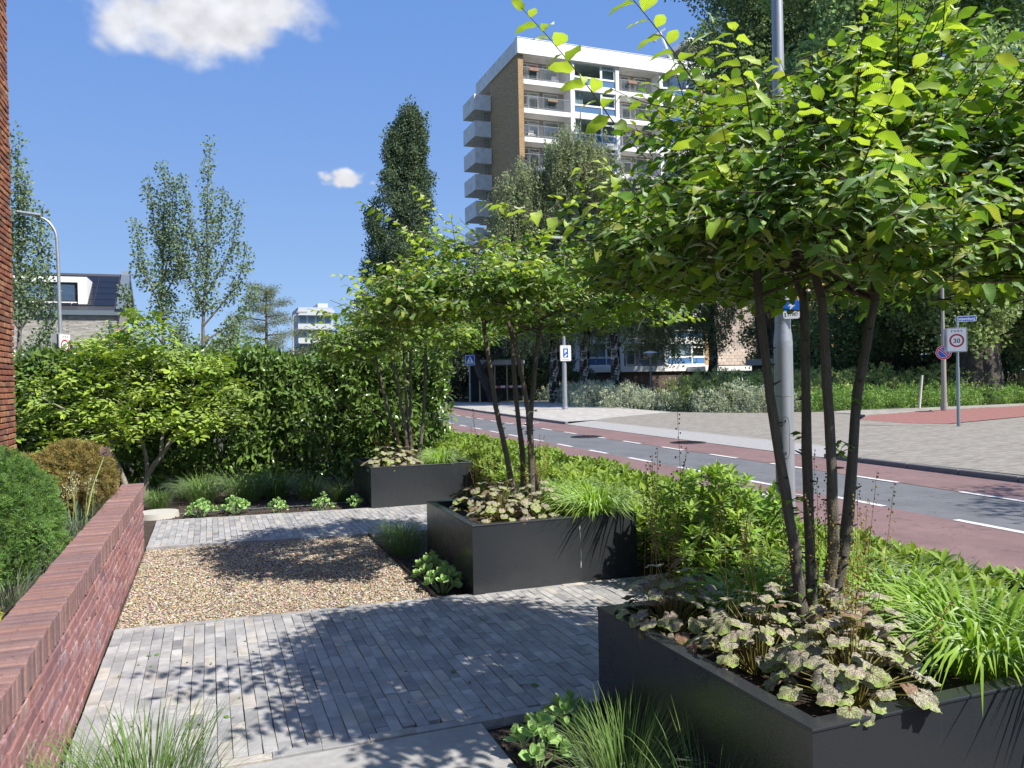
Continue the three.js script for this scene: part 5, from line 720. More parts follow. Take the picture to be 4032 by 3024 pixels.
{
  const t = thing('laurel_hedge', 'tall dark green laurel hedge across the far end of the garden', 'hedge', [0, 0, 0]);
  const b = new MB(); for (let x = -6.5; x < 3.7; x += 0.3) for (let k = 0; k < 3; k++) b.tube([V(x, 0, -13.4), V(x + rr(-0.25, 0.25), 1.0, -13.4 + rr(-0.2, 0.25)), V(x + rr(-0.4, 0.4), 1.9, -13.3 + rr(-0.4, 0.4))], [0.016, 0.011, 0.005], 5); part('branches', b.build(), barkM([0.09, 0.075, 0.06], 0.4, 0.005), t);
  boxFoliage(t, laurelClump, leafM([0.13, 0.225, 0.026], 0.32, 1, { clearcoatRoughness: 0.22 }), 6200, -7, 3.72, 0.12, 1.98, -13.9, -12.75, 0.75, 1.25, 0.22);
}
{
  seedTo(511); const t = thing('small_tree', 'small wide tree with yellow-green leaves and pale crooked stems before the hedge', 'tree', [-0.95, 0, -12.3]); const mb = new MB();
  const limbs = [[[-0.1, 0, 0.1], [-0.2, 0.4, 0.1], [-0.32, 0.75, 0.12], [-0.3, 1.2, 0.1], [-0.5, 1.8, 0.1]], [[0.08, 0, 0], [0.12, 0.35, 0], [0.3, 0.62, 0.1], [0.55, 0.95, 0.1], [1.0, 1.15, 0.15], [1.4, 1.3, 0.1]], [[0.12, 0.35, 0], [0.1, 0.7, 0.05], [0.0, 1.1, 0.1], [0.2, 1.7, 0], [0.25, 2.3, 0]], [[0.3, 0.62, 0.1], [0.35, 1.0, 0.0], [0.7, 1.5, 0], [0.8, 1.9, 0]], [[-0.3, 0.75, 0.12], [-0.7, 1.2, 0.2], [-1.15, 1.5, 0.2]], [[-0.3, 1.2, 0.1], [-0.1, 1.7, 0.1], [0.05, 2.55, 0.1]]];
  for (const l of limbs) { const c = new THREE.CatmullRomCurve3(l.map((p) => V(...p))), pts = c.getPoints(10); mb.tube(pts, taper(l[0][1] ? 0.03 : 0.05, 0.008, 10), 7); }
  part('trunk', mb.build(), M({ color: [0.36, 0.32, 0.25], map: withRepeat(barkT, 0.3), bumpMap: withRepeat(barkT, 0.2), bumpScale: 0.008, roughness: 0.9, vertexColors: true }), t);
  const whorl = (() => { const m = new MB(), q = tmpl(leafGeo(0.46, 3, 0.28, 0.25)); for (let k = 0; k < 9; k++) { const a = k * 2.4, d = V(Math.cos(a), rr(-0.25, 0.45), Math.sin(a)); m.add(q, mat4(V(Math.cos(a) * 0.03, rr(-0.05, 0.05), Math.sin(a) * 0.03), d, V(0, 1, 0).add(randDir().multiplyScalar(0.4)), rr(0.08, 0.125)), tint(1, 0.2, 0.1)); } return m.build(); })();
  const bl = [[-0.75, 1.5, 0.2, 0.75, 0.42, 0.5], [-0.5, 1.95, 0.1, 0.5, 0.4, 0.4], [0.15, 2.3, 0.1, 0.42, 0.45, 0.4], [0.5, 1.75, 0.1, 0.8, 0.42, 0.5], [0.0, 1.35, 0.3, 0.8, 0.4, 0.5], [1.1, 1.35, 0.1, 0.6, 0.4, 0.4], [-1.1, 1.1, 0.2, 0.5, 0.35, 0.4], [0.7, 1.05, 0.35, 0.55, 0.25, 0.35], [-0.35, 1.0, 0.4, 0.6, 0.3, 0.35], [-0.15, 2.1, 0.2, 0.5, 0.4, 0.4], [0.9, 1.9, 0, 0.4, 0.25, 0.3]];
  crown(t, whorl, leafM([0.32, 0.44, 0.04], 0.42, 0.35), bl, 105, 0.75, 1.15, 0.25, 0.2);
}
{ // clipped yew balls in the raised bed
  seedTo(521);
  const twig = (len, nn, w) => { const m = new MB(), q = tmpl(diamond(w)); for (let s = 0; s < 3; s++) { const d = V(rr(-0.6, 0.6), 1, rr(-0.6, 0.6)).normalize(), o = V(rr(-0.02, 0.02), 0, rr(-0.02, 0.02)); const side = d.clone().cross(randDir()).normalize(); for (let k = 0; k < nn; k++) m.add(q, mat4(o.clone().addScaledVector(d, len * (k + 0.5) / nn), side.clone().multiplyScalar(k % 2 ? 1 : -1).addScaledVector(d, 0.7), d.clone().cross(side).add(randDir().multiplyScalar(0.3)), rr(0.016, 0.026)), tint(1, 0.25, 0.1)); } return m.build(); };
  const ball = (label, x, y, z, rx, ry, rz, n, mat, sc, seed) => { seedTo(seed); const t = thing('clipped_yew', label, 'shrub', [x, 0.45, z], 0, 'clipped yews in the raised bed'); const list = []; for (let k = 0; k < n; k++) { const d = randDir(); const bump = 1 + 0.06 * noise.noise(d.x * 3 + seed, d.y * 3, d.z * 3), r = (rnd() < 0.75 ? rr(0.9, 1.0) : rr(0.6, 0.9)) * bump, p = V(d.x * rx * r, y - 0.45 + d.y * ry * r, d.z * rz * r), nrm = V(d.x / rx, d.y / ry, d.z / rz).normalize().add(randDir().multiplyScalar(1.1)); if (p.y < 0) continue; const s = rr(0.8, 1.3) * sc; list.push([mat4(p, nrm, randDir(), s), tint(1, 0.2, 0.1)]); } const b = new MB(); for (let k = 0; k < 9; k++) b.tube([V(0, 0, 0), V(rr(-0.6, 0.6) * rx, (y - 0.45) + rr(0, 0.6) * ry, rr(-0.6, 0.6) * rz)], [0.015, 0.005], 5); part('branches', b.build(), barkM([0.1, 0.07, 0.05]), t); copies('foliage', twigG, mat, list, t, 'stuff'); };
  const twigG = twig(0.05, 11, 0.24);
  const yg = leafM([0.105, 0.21, 0.03], 0.3, 0.3), yb = leafM([0.24, 0.19, 0.045], 0.28, 0.2), yy = leafM([0.34, 0.34, 0.04], 0.32, 0.2);
  ball('large dark green clipped yew behind the low wall', -1.40, 0.70, -5.75, 0.48, 0.53, 0.75, 7600, yg, 1.05, 523);
  ball('bronze-brown clipped yew behind the green one', -1.12, 0.78, -7.85, 0.31, 0.34, 0.36, 3200, yb, 1, 525);
  ball('golden-tipped clipped yew cut off by the edge of the photo', -1.24, 0.58, -4.3, 0.26, 0.26, 0.35, 1500, yy, 1, 527);
  ball('bronze-brown clipped yew half hidden at the house corner', -1.6, 0.72, -7.75, 0.4, 0.32, 0.4, 3000, yb, 1, 529);
  // grasses with pale flower heads, an allium and strap leaves along the wall
  const blue = leafM([0.16, 0.22, 0.12], 0.3, 0.15); const gg = grassGeo(130, 0.1, 0.34, 0.005, 0.7, 0.25, 531);
  [[-1.02, -5.35, 0.95, 'blue-green grass tuft along the low wall beside the green yew'], [-0.98, -6.2, 1, 'blue-green grass tuft between wall and green yew'], [-0.97, -6.9, 1.05, 'blue-green grass tuft before the bronze yew'], [-0.98, -4.75, 0.8, 'blue-green grass tuft by the golden yew'], [-0.94, -7.6, 1.0, 'blue-green grass tuft near the end of the low wall']].forEach(([x, z, s, l], k) => { grass('blue_grass', gg, blue, l, x, 0.46, z, k, s, 'blue-green grasses behind the low wall'); });
  seedTo(533); const tufts = [[-0.96, -6.85], [-0.93, -7.0], [-1.0, -7.1], [-0.94, -7.2], [-1.05, -7.3], [-0.92, -7.35], [-1.02, -6.95]]; const pm = M({ color: [0.46, 0.42, 0.24], roughness: 0.9, vertexColors: true });
  tufts.forEach(([x, z], k) => { const mb = new MB(), H = rr(0.36, 0.52), lx = rr(-0.05, 0.08); mb.tube([V(0, 0, 0), V(lx * 0.4, H * 0.6, 0), V(lx, H, 0)], [0.002, 0.0018, 0.001], 4, [0.7, 0.9, 0.5]); const q = tmpl(diamond(0.35)); for (let s = 0; s < 60; s++) { const f = rr(0.62, 1), w = 0.028 * Math.sin(Math.PI * (f - 0.55) / 0.5), a = rr(0, 6.28); mb.add(q, mat4(V(lx * f + Math.cos(a) * w, H * f, Math.sin(a) * w), V(Math.cos(a) * 0.6, 1, Math.sin(a) * 0.6), randDir(), rr(0.012, 0.02)), tint(1, 0.2, 0.08)); } solo('grass_flower_head', mb.build(), pm, 'pale feathery grass flower head before the bronze yew', 'flower', [x, 0.46, z], 'feathery grass flower heads before the bronze yew'); });
  const al = thing('allium', 'faded purple allium seed head on a tall stalk behind the low wall', 'flower', [-0.95, 0.46, -7.1]); const sm = new MB(), top = V(0.16, 0.62, -0.1); sm.tube([V(0, 0, 0), V(0.07, 0.36, -0.05), top], [0.006, 0.005, 0.004], 6); part('stalk', sm.build(), M({ color: [0.30, 0.38, 0.14], roughness: 0.8 }), al); const hd = new MB(); for (let k = 0; k < 170; k++) { const d = randDir(), e = top.clone().addScaledVector(d, rr(0.03, 0.05)); hd.tube([top, e], [0.0006, 0.0006], 3, [0.8, 0.8, 0.6]); hd.add(bellTmpl, new THREE.Matrix4().compose(e, new THREE.Quaternion(), V(0.0035, 0.0035, 0.0035)), [1, 1, 1]); } part('seed_head', hd.build(), M({ color: [0.23, 0.15, 0.16], roughness: 0.9, vertexColors: true }), al);
  const sl = new MB(); for (let k = 0; k < 6; k++) blade(sl, V(0, 0, 0), [0.3, 0.7, -0.4, 2.2, 0.1, -1.2][k], rr(0.25, 0.4), 0.022, 0.9, 0.5, [1, 1, 1], 6); solo('strap_leaves', sl.build(), leafM([0.42, 0.44, 0.10], 0.35, 0.2), 'yellowing strap leaves lying over the brick coping', 'plant', [-0.97, 0.46, -6.0]);
  const dp = new MB(); dp.tube(new THREE.CatmullRomCurve3([V(-0.93, 0.485, -3.9), V(-0.96, 0.5, -4.6), V(-0.92, 0.495, -5.2), V(-0.95, 0.49, -5.8)]).getPoints(20), taper(0.008, 0.008, 20), 6); solo('drip_hose', dp.build(), M({ color: [0.03, 0.028, 0.026], roughness: 0.6 }), 'dark drip hose lying on the soil inside the low wall', 'hose', null);
  const dl = new MB(); dl.tube(new THREE.CatmullRomCurve3([V(-0.5, 0.01, -10.75), V(0.5, 0.012, -10.72), V(1.2, 0.012, -10.66), V(1.8, 0.01, -10.7)]).getPoints(20), taper(0.008, 0.008, 20), 6); solo('drip_hose', dl.build(), M({ color: [0.10, 0.12, 0.115], roughness: 0.6 }), 'grey-green drip hose on the soil behind the far sedums', 'hose', null);
}
solo('stepping_stone', (() => { const g = new THREE.CylinderGeometry(0.24, 0.25, 0.07, 32); return g; })(), M({ color: [0.55, 0.52, 0.46], map: withRepeat(grainT, 0.5), roughness: 0.9 }), 'round pale stone disc on the soil at the end of the low wall', 'stone', [-0.62, 0.02, -10.75]);
{ // bright hedge between planters and road
  seedTo(541); const t = thing('street_hedge', 'low bright green evergreen hedge between the planters and the road', 'hedge', [0, 0, 0]); const b = new MB(); for (let z = -1; z > -19; z -= 0.22) for (let k = 0; k < 3; k++) { const x = rr(3.5, 4.4); b.tube([V(x, 0, z), V(x + rr(-0.15, 0.15), 0.45, z + rr(-0.1, 0.1))], [0.008, 0.004], 4); } part('branches', b.build(), barkM([0.12, 0.09, 0.06]), t);
  const rosette = (() => { const m = new MB(), q = tmpl(leafGeo(0.36, 3, 0.3, 0.3)); for (let k = 0; k < 11; k++) { const a = k * 2.4, lay = k / 11, d = V(Math.cos(a) * lerp(1, 0.5, lay), lerp(0.1, 1, lay), Math.sin(a) * lerp(1, 0.5, lay)); m.add(q, mat4(V(0, -0.05 + lay * 0.06, 0), d, V(0, 1, 0).add(randDir().multiplyScalar(0.3)), rr(0.07, 0.1)), tint(lerp(0.72, 1.2, lay), 0.15, 0.08)); } return m.build(); })();
  const list = []; for (let k = 0; k < 6600; k++) { const z = rr(-0.6, -18.5), far = smooth(-12, -15, z), x0 = z > -6.9 && z < -5.4 ? 3.3 : z > -3.4 ? 3.2 : 3.2, x = rr(x0, 4.5 + 0.02 * -z), edge = Math.min(1, Math.min(x - x0 + 0.12, 4.5 + 0.02 * -z - x + 0.12) / 0.35), top = (0.41 + 0.15 * smooth(-5.5, -8, z) + 0.10 * noise.noise(x * 1.6, z * 1.6, 2)) * (0.55 + 0.45 * Math.sqrt(Math.max(0.05, edge))); const y = rnd() < 0.62 ? top - rnd() * 0.08 : rr(0.08, top), s = rr(0.8, 1.25); list.push([new THREE.Matrix4().compose(V(x, y, z), new THREE.Quaternion().setFromEuler(new THREE.Euler(rr(-0.5, 0.5), rr(0, 6.3), rr(-0.5, 0.5))), V(s, s, s)), tint(1, 0.18, 0.08)]); }
  copies('foliage', rosette, leafM([0.23, 0.345, 0.026], 0.42, 0.4), list, t, 'stuff');
  // a taller dark-leaved shrub in the gap between the two nearer planters
  seedTo(547); const s = thing('gap_shrub', 'taller glossy shrub in the gap between the two nearer planters', 'shrub', [3.55, 0, -5.05]); const sb = new MB(); for (let k = 0; k < 14; k++) sb.tube([V(rr(-0.1, 0.1), 0, rr(-0.1, 0.1)), V(rr(-0.45, 0.45), rr(0.4, 0.85), rr(-0.4, 0.4))], [0.012, 0.005], 5); part('branches', sb.build(), barkM([0.12, 0.09, 0.06]), s);
  crown(s, rosette, leafM([0.25, 0.40, 0.035], 0.38, 0.4), [[0, 0.5, 0, 0.5, 0.42, 0.6], [-0.15, 0.72, 0.1, 0.3, 0.22, 0.3], [0.3, 0.35, -0.2, 0.5, 0.35, 0.5], [-0.2, 0.35, 0.35, 0.35, 0.32, 0.35]], 230, 0.8, 1.1, 0.35);
}
// ---------------------------------------------------------------- planting across the road
{
  seedTo(551); const cl = leafClump(22, 0.10, 0.26, diamond(0.45), { up: 0.6 }); const grey = leafM([0.42, 0.46, 0.29], 0.32, 0.2), green = leafM([0.33, 0.40, 0.105], 0.34, 0.2), bright = leafM([0.20, 0.34, 0.05], 0.36, 0.25);
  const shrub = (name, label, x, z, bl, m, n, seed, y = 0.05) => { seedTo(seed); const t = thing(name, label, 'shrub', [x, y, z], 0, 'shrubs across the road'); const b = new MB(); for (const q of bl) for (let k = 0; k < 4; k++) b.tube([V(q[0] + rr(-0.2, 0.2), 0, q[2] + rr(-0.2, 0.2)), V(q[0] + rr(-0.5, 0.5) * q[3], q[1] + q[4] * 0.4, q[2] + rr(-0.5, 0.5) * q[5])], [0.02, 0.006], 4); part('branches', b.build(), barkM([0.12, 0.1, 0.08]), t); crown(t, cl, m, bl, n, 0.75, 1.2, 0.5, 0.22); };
  shrub('cotoneaster', 'long grey-green clipped shrub behind the parking sign', 20.5, -42, [[-0.6, 0.5, 6.0, 1.3, 0.75, 1.6], [-1.3, 0.5, 4.0, 1.3, 0.75, 1.8], [-0.2, 0.55, 2, 1.4, 0.8, 1.8], [0.6, 0.5, -1, 1.6, 0.75, 2.2], [1.4, 0.5, -4.4, 1.6, 0.75, 2.2], [2.2, 0.5, -8, 1.6, 0.75, 2.4]], grey, 34, 553);
  shrub('cotoneaster', 'small round grey-green shrub between the two larger ones', 19.8, -33.6, [[0, 0.42, 0, 0.7, 0.55, 0.7], [0.6, 0.35, 0.8, 0.6, 0.5, 0.6]], grey, 44, 557);
  shrub('cotoneaster', 'wide grey-green shrub at the kerb bend opposite the hornbeam stems', 20.8, -28.5, [[-0.9, 0.4, -0.2, 0.8, 0.6, 0.8], [0.2, 0.5, 0.4, 1.0, 0.75, 0.9], [1.1, 0.45, 0.9, 0.9, 0.65, 0.8], [2.1, 0.4, 1.4, 0.7, 0.5, 0.6]], grey, 44, 559);
  shrub('honeysuckle', 'broad olive green shrub mass before the apartment plinth', 24.2, -32.5, [[-2.6, 0.7, -0.4, 1.4, 0.9, 1.6], [-1.2, 0.75, 1.0, 1.6, 1.0, 1.6], [0.8, 0.8, 2.0, 1.8, 1.0, 1.8], [2.8, 0.75, 2.8, 1.8, 0.95, 1.6], [0.2, 0.85, -2, 2.4, 1.0, 2.2], [3.6, 0.9, -1, 2.4, 1.05, 2.4], [7.0, 0.85, 1.8, 2.6, 1.0, 2.0], [10, 0.85, 3, 2.6, 1.0, 2.2]], green, 26, 561);
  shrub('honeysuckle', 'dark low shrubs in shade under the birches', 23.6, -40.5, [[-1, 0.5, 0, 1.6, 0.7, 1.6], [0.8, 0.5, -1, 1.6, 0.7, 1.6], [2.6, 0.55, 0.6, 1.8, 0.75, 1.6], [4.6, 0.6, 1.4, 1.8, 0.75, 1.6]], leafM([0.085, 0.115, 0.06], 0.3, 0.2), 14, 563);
  shrub('ground_cover_shrub', 'low bright green ground cover along the footpath behind the signs', 29, -26.6, [[-5.0, 0.3, 0.2, 1.4, 0.42, 0.8], [-3, 0.3, 0.3, 1.5, 0.42, 0.8], [-0.6, 0.3, 0.6, 1.5, 0.4, 0.8], [1.8, 0.28, 0.7, 1.5, 0.4, 0.8], [4.2, 0.28, 0.5, 1.5, 0.4, 0.8], [6.8, 0.28, 0.3, 1.6, 0.4, 0.8], [9.5, 0.28, 0.2, 1.8, 0.4, 0.9], [13, 0.28, 0.6, 2.2, 0.4, 0.9], [-2, 0.45, -1.4, 2.2, 0.45, 1.2], [3, 0.45, -1.4, 2.6, 0.45, 1.2], [8.6, 0.42, -1.6, 2.8, 0.4, 1.2]], bright, 44, 565, 0.1);
  shrub('honeysuckle', 'green arching shrubs round the old tree trunks', 33, -32, [[-2.4, 0.7, 0.6, 2.2, 0.9, 1.8], [1.2, 0.7, 1.2, 2.0, 0.75, 1.2], [5.5, 0.6, 0, 2.2, 0.7, 1.2]], green, 26, 567);
  { const m = new MB(); seedTo(569); for (let k = 0; k < 240; k++) blade(m, V(rr(-1.8, 2.2), 0, rr(-0.5, 0.5)), rr(0, 6.28), rr(0.9, 1.9), 0.03, rr(0.1, 0.7), rr(0, 0.3), tint(1, 0.25, 0.05)); solo('dry_reeds', m.build(), M({ color: [0.34, 0.28, 0.16], roughness: 0.95, side: THREE.DoubleSide, vertexColors: true }), 'dry tan reeds beside the flared old trunk', 'reeds', [38.8, 0.1, -28.2]); }
  const lawn = struct('lawn', sheet([[15.5, -71], [30, -71], [30, -58], [23, -52], [17, -53]], 0.095), M({ color: [0.10, 0.15, 0.035], map: withRepeat(speckT, 1.2), roughness: 1 }));
}
// ---------------------------------------------------------------- lamp posts, signs, bollard
const galvM = M({ color: [0.46, 0.47, 0.47], map: withRepeat(grainT, 0.6), roughness: 0.42, metalness: 0.55 });
const postM = M({ color: [0.30, 0.36, 0.38], map: withRepeat(grainT, 0.5), roughness: 0.45, metalness: 0.5 });
const plateBackM = M({ color: [0.42, 0.43, 0.44], roughness: 0.5, metalness: 0.5 });
const lathe = (pts, seg = 24) => new THREE.LatheGeometry(pts.map(([r, y]) => new THREE.Vector2(r, y)), seg);
function rounded(w, h, r) { const s = new THREE.Shape(), x = -w / 2, y = -h / 2; s.moveTo(x + r, y); s.lineTo(x + w - r, y); s.absarc(x + w - r, y + r, r, -Math.PI / 2, 0); s.lineTo(x + w, y + h - r); s.absarc(x + w - r, y + h - r, r, 0, Math.PI / 2); s.lineTo(x + r, y + h); s.absarc(x + r, y + h - r, r, Math.PI / 2, Math.PI); s.lineTo(x, y + r); s.absarc(x + r, y + r, r, Math.PI, Math.PI * 1.5); return s; }
function plate(parent, w, h, r, face, pos, turn, shape) { // rimmed plate with a printed face
  const s = shape || rounded(w, h, r), b = part('sign_plate', new THREE.ExtrudeGeometry(s, { depth: 0.018, bevelEnabled: true, bevelThickness: 0.003, bevelSize: 0.003, bevelSegments: 2, curveSegments: 16 }), plateBackM, parent);
  const g = new THREE.ShapeGeometry(s, 20), p = g.attributes.position, uv = new Float32Array(p.count * 2); for (let k = 0; k < p.count; k++) { uv[2 * k] = p.getX(k) / w + 0.5; uv[2 * k + 1] = p.getY(k) / h + 0.5; } g.setAttribute('uv', new THREE.BufferAttribute(uv, 2)); g.translate(0, 0, 0.0225);
  part('sign_face', g, M({ color: [0.82, 0.82, 0.82], map: face, roughness: 0.4 }), b); b.position.set(...pos); b.rotation.y = turn; return b;
}
const BLUE = '#1c56b4', RED = '#b3202c';
const zone30 = canvasTex(256, 340, (g, w, h) => { g.fillStyle = '#f2f2ee'; g.fillRect(0, 0, w, h); g.strokeStyle = '#1a1a1a'; g.lineWidth = 5; g.strokeRect(7, 7, w - 14, h - 14); g.fillStyle = '#161616'; g.textAlign = 'center'; g.textBaseline = 'middle'; g.font = 'bold 40px sans-serif'; g.save(); g.translate(w / 2, 46); g.scale(1.05, 1); g.fillText('Z O N E', 0, 0); g.restore(); g.fillStyle = RED; g.beginPath(); g.arc(w / 2, 180, 94, 0, 7); g.fill(); g.fillStyle = '#f2f2ee'; g.beginPath(); g.arc(w / 2, 180, 70, 0, 7); g.fill(); g.fillStyle = '#111'; g.font = 'bold 84px sans-serif'; g.fillText('30', w / 2, 184); });
const noPark = canvasTex(256, 256, (g, w, h) => { g.fillStyle = '#eee'; g.fillRect(0, 0, w, h); g.fillStyle = RED; g.beginPath(); g.arc(128, 128, 124, 0, 7); g.fill(); g.fillStyle = '#e8e8e8'; g.beginPath(); g.arc(128, 128, 98, 0, 7); g.fill(); g.fillStyle = BLUE; g.beginPath(); g.arc(128, 128, 92, 0, 7); g.fill(); g.save(); g.translate(128, 128); g.rotate(Math.PI / 4); g.fillStyle = '#e8e8e8'; g.fillRect(-100, -18, 200, 36); g.fillStyle = RED; g.fillRect(-104, -13, 208, 26); g.restore(); });
const street = canvasTex(512, 150, (g, w, h) => { g.fillStyle = '#f0f0f0'; g.fillRect(0, 0, w, h); g.fillStyle = BLUE; g.fillRect(12, 12, w - 24, h - 24); g.fillStyle = '#fff'; g.font = 'bold 92px sans-serif'; g.textAlign = 'center'; g.textBaseline = 'middle'; g.fillText('Tulpenburg', w / 2, h / 2 + 2, w - 60); });
const cross = canvasTex(256, 256, (g, w, h) => { g.fillStyle = '#f0f0f0'; g.fillRect(0, 0, w, h); g.fillStyle = BLUE; g.fillRect(9, 9, w - 18, h - 18); g.fillStyle = '#fff'; g.beginPath(); g.moveTo(128, 28); g.lineTo(232, 214); g.lineTo(24, 214); g.fill(); g.fillStyle = '#101010'; g.beginPath(); g.arc(128, 76, 12, 0, 7); g.fill(); g.lineWidth = 14; g.lineCap = 'round'; g.strokeStyle = '#101010'; g.beginPath(); g.moveTo(128, 92); g.lineTo(128, 136); g.moveTo(128, 100); g.lineTo(106, 128); g.moveTo(128, 100); g.lineTo(150, 124); g.moveTo(128, 136); g.lineTo(104, 176); g.moveTo(128, 136); g.lineTo(150, 172); g.stroke(); for (let k = 0; k < 5; k++) { g.beginPath(); g.moveTo(56 + k * 32, 182); g.lineTo(72 + k * 32 - 3, 182); g.lineTo(70 + k * 34 - 6, 206); g.lineTo(46 + k * 35, 206); g.fill(); } });
const park = canvasTex(256, 350, (g, w, h) => { g.fillStyle = '#f2f2ee'; g.fillRect(0, 0, w, h); g.strokeStyle = '#222'; g.lineWidth = 5; g.strokeRect(7, 7, w - 14, h - 14); g.fillStyle = '#161616'; g.textAlign = 'center'; g.textBaseline = 'middle'; g.font = 'bold 36px sans-serif'; g.fillText('Z O N E', w / 2, 42); g.fillStyle = BLUE; g.fillRect(68, 68, 120, 205); g.fillStyle = '#fff'; g.font = 'bold 118px sans-serif'; g.fillText('P', w / 2, 138); g.beginPath(); g.moveTo(88, 250); g.lineTo(128, 214); g.lineTo(156, 222); g.lineTo(132, 258); g.fill(); g.fillRect(130, 200, 42, 12); g.fillStyle = '#161616'; g.font = 'bold 36px sans-serif'; g.fillText('Parkeren', w / 2, 308, 190); });
const number = canvasTex(256, 300, (g, w, h) => { g.fillStyle = '#f0f0ee'; g.fillRect(0, 0, w, h); g.fillStyle = '#1667c8'; g.fillRect(0, 0, w, 176); g.fillStyle = '#f0f0ee'; g.beginPath(); g.moveTo(150, 20); g.lineTo(70, 96); g.lineTo(118, 96); g.lineTo(92, 166); g.lineTo(190, 78); g.lineTo(136, 78); g.fill(); g.fillStyle = '#1a1a1a'; g.font = 'bold 60px sans-serif'; g.textAlign = 'left'; g.textBaseline = 'middle'; g.fillText('21787', 62, 238); g.fillRect(18, 206, 26, 26); g.fillRect(20, 240, 22, 30); });
const toCam = (x, z) => Math.atan2(-x, -z);
{ // lamp post by the near planter
  const t = thing('lamp_post', 'thick grey metal lamp post behind the foreground hornbeam stems, numbered 21787', 'lamp post', [5.86, 0, -7.06]);
  part('base_column', lathe([[0.1, 0], [0.1, 1.9], [0.101, 1.94], [0.094, 2.02], [0.084, 2.1], [0.08, 2.2]], 28), galvM, t); part('upper_column', lathe([[0.079, 2.2], [0.066, 4.2], [0.048, 7.6]], 24), galvM, t); part('collar', lathe([[0.081, 2.15], [0.084, 2.16], [0.084, 2.24], [0.08, 2.25]], 24), galvM, t);
  part('joint_band', lathe([[0.1005, 1.36], [0.1015, 1.362], [0.1015, 1.372], [0.1005, 1.374]], 28), M({ color: [0.22, 0.22, 0.21] }), t); part('joint_band', lathe([[0.1005, 0.9], [0.1015, 0.902], [0.1015, 0.914], [0.1005, 0.916]], 28), M({ color: [0.28, 0.28, 0.27] }), t);
  const dg = new THREE.CylinderGeometry(0.1018, 0.1018, 0.44, 12, 1, true, -0.95, 0.75); dg.translate(0, 0.92, 0); const door = part('access_door', dg, M({ color: [0.43, 0.44, 0.44], map: withRepeat(grainT, 0.4), roughness: 0.45, metalness: 0.5, side: THREE.DoubleSide }), t);
  for (const y of [1.1, 0.75]) part('lock', box(0.014, 0.03, 0.006).rotateY(-0.6).translate(-0.057, y, 0.0855), M({ color: [0.05, 0.05, 0.05] }), door);
  const rim = new MB(); const ra = 0.1025, pts = []; for (let k = 0; k <= 36; k++) { const q = k / 36 * 2 * Math.PI, a = -0.575 + Math.cos(q) * 0.39, y = 0.92 + Math.sign(Math.sin(q)) * Math.pow(Math.abs(Math.sin(q)), 0.35) * 0.225; pts.push(V(Math.sin(a) * ra, y, Math.cos(a) * ra)); } rim.tube(pts, taper(0.0022, 0.0022, 36), 4); part('door_rim', rim.build(), M({ color: [0.05, 0.05, 0.05] }), door);
  part('lantern', merge([box(0.7, 0.09, 0.26, -0.35, 7.66, 0)]), plateBackM, t);
  plate(t, 0.17, 0.2, 0.03, number, [0.03, 2.30, 0.105], -0.62);
}
{ // lamp post with parking-zone sign
  const t = thing('lamp_post', 'slim grey lamp post carrying the parking zone sign', 'lamp post', [16.49, 0.085, -35.96]); part('column', lathe([[0.15, 0], [0.15, 0.12], [0.115, 0.16], [0.11, 2.2], [0.085, 2.5], [0.06, 8.5]], 20), galvM, t); part('lantern', box(0.9, 0.12, 0.3, -0.4, 8.5, 0), plateBackM, t);
  plate(t, 0.57, 0.78, 0.04, park, [0.02, 2.78, 0.12], -0.1);
}
{ // lamp post with no-parking disc, sign post with zone sign and street name
  const t = thing('lamp_post', 'slim weathered lamp post carrying the round no-parking sign', 'lamp post', [26.54, 0.112, -22.81]); part('column', lathe([[0.13, 0], [0.13, 0.25], [0.1, 0.3], [0.085, 2.6], [0.06, 3.4], [0.05, 8.5]], 18), M({ color: [0.42, 0.38, 0.32], map: withRepeat(grainT, 0.6), roughness: 0.55, metalness: 0.4 }), t); part('lantern', box(0.9, 0.12, 0.3, -0.4, 8.5, 0), plateBackM, t);
  plate(t, 0.54, 0.54, 0.27, noPark, [-0.1, 2.22, 0.1], -0.78, (() => { const s = new THREE.Shape(); s.absarc(0, 0, 0.27, 0, Math.PI * 2); return s; })());
  const p = thing('sign_post', 'grey post with zone 30 signs and a blue street name plate', 'sign', [19.2, 0.09, -16.05]); part('post', lathe([[0.045, 0], [0.045, 1.6], [0.036, 1.64], [0.034, 3.02]], 16), postM, p);
  plate(p, 0.49, 0.66, 0.03, zone30, [-0.07, 2.37, 0.04], -0.86); const b = plate(p, 0.49, 0.66, 0.03, zone30, [0.0, 2.37, -0.1], -0.86 + Math.PI); plate(p, 0.5, 0.15, 0.012, street, [0.16, 2.94, 0.14], -0.74);
  part('clamp', box(0.09, 0.05, 0.09, 0, 2.2, 0), postM, p); part('clamp', box(0.09, 0.05, 0.09, 0, 2.55, 0), postM, p);
  const s = new MB(); s.tube([V(0.1, 0, 0), V(0.12, 0.2, 0), V(0.28, 1.35, 0)], [0.05, 0.05, 0.045], 10); solo('leaning_stake', s.build(), M({ color: [0.55, 0.5, 0.42], roughness: 0.6 }), 'short pale leaning stake between the two sign posts', 'stake', [27.15, 0.112, -24.6]);
  const dr = thing('storm_drain', 'small iron storm drain in the far kerb', 'drain', [25.3, 0.1, -22.6], -0.2); part('grate', merge([...[-0.2, -0.1, 0, 0.1, 0.2].map((x) => box(0.05, 0.03, 0.3, x, 0, 0)), box(0.55, 0.028, 0.03, 0, 0, 0.16), box(0.55, 0.028, 0.03, 0, 0, -0.16)]), M({ color: [0.05, 0.045, 0.045], roughness: 0.6, metalness: 0.4 }), dr);
}
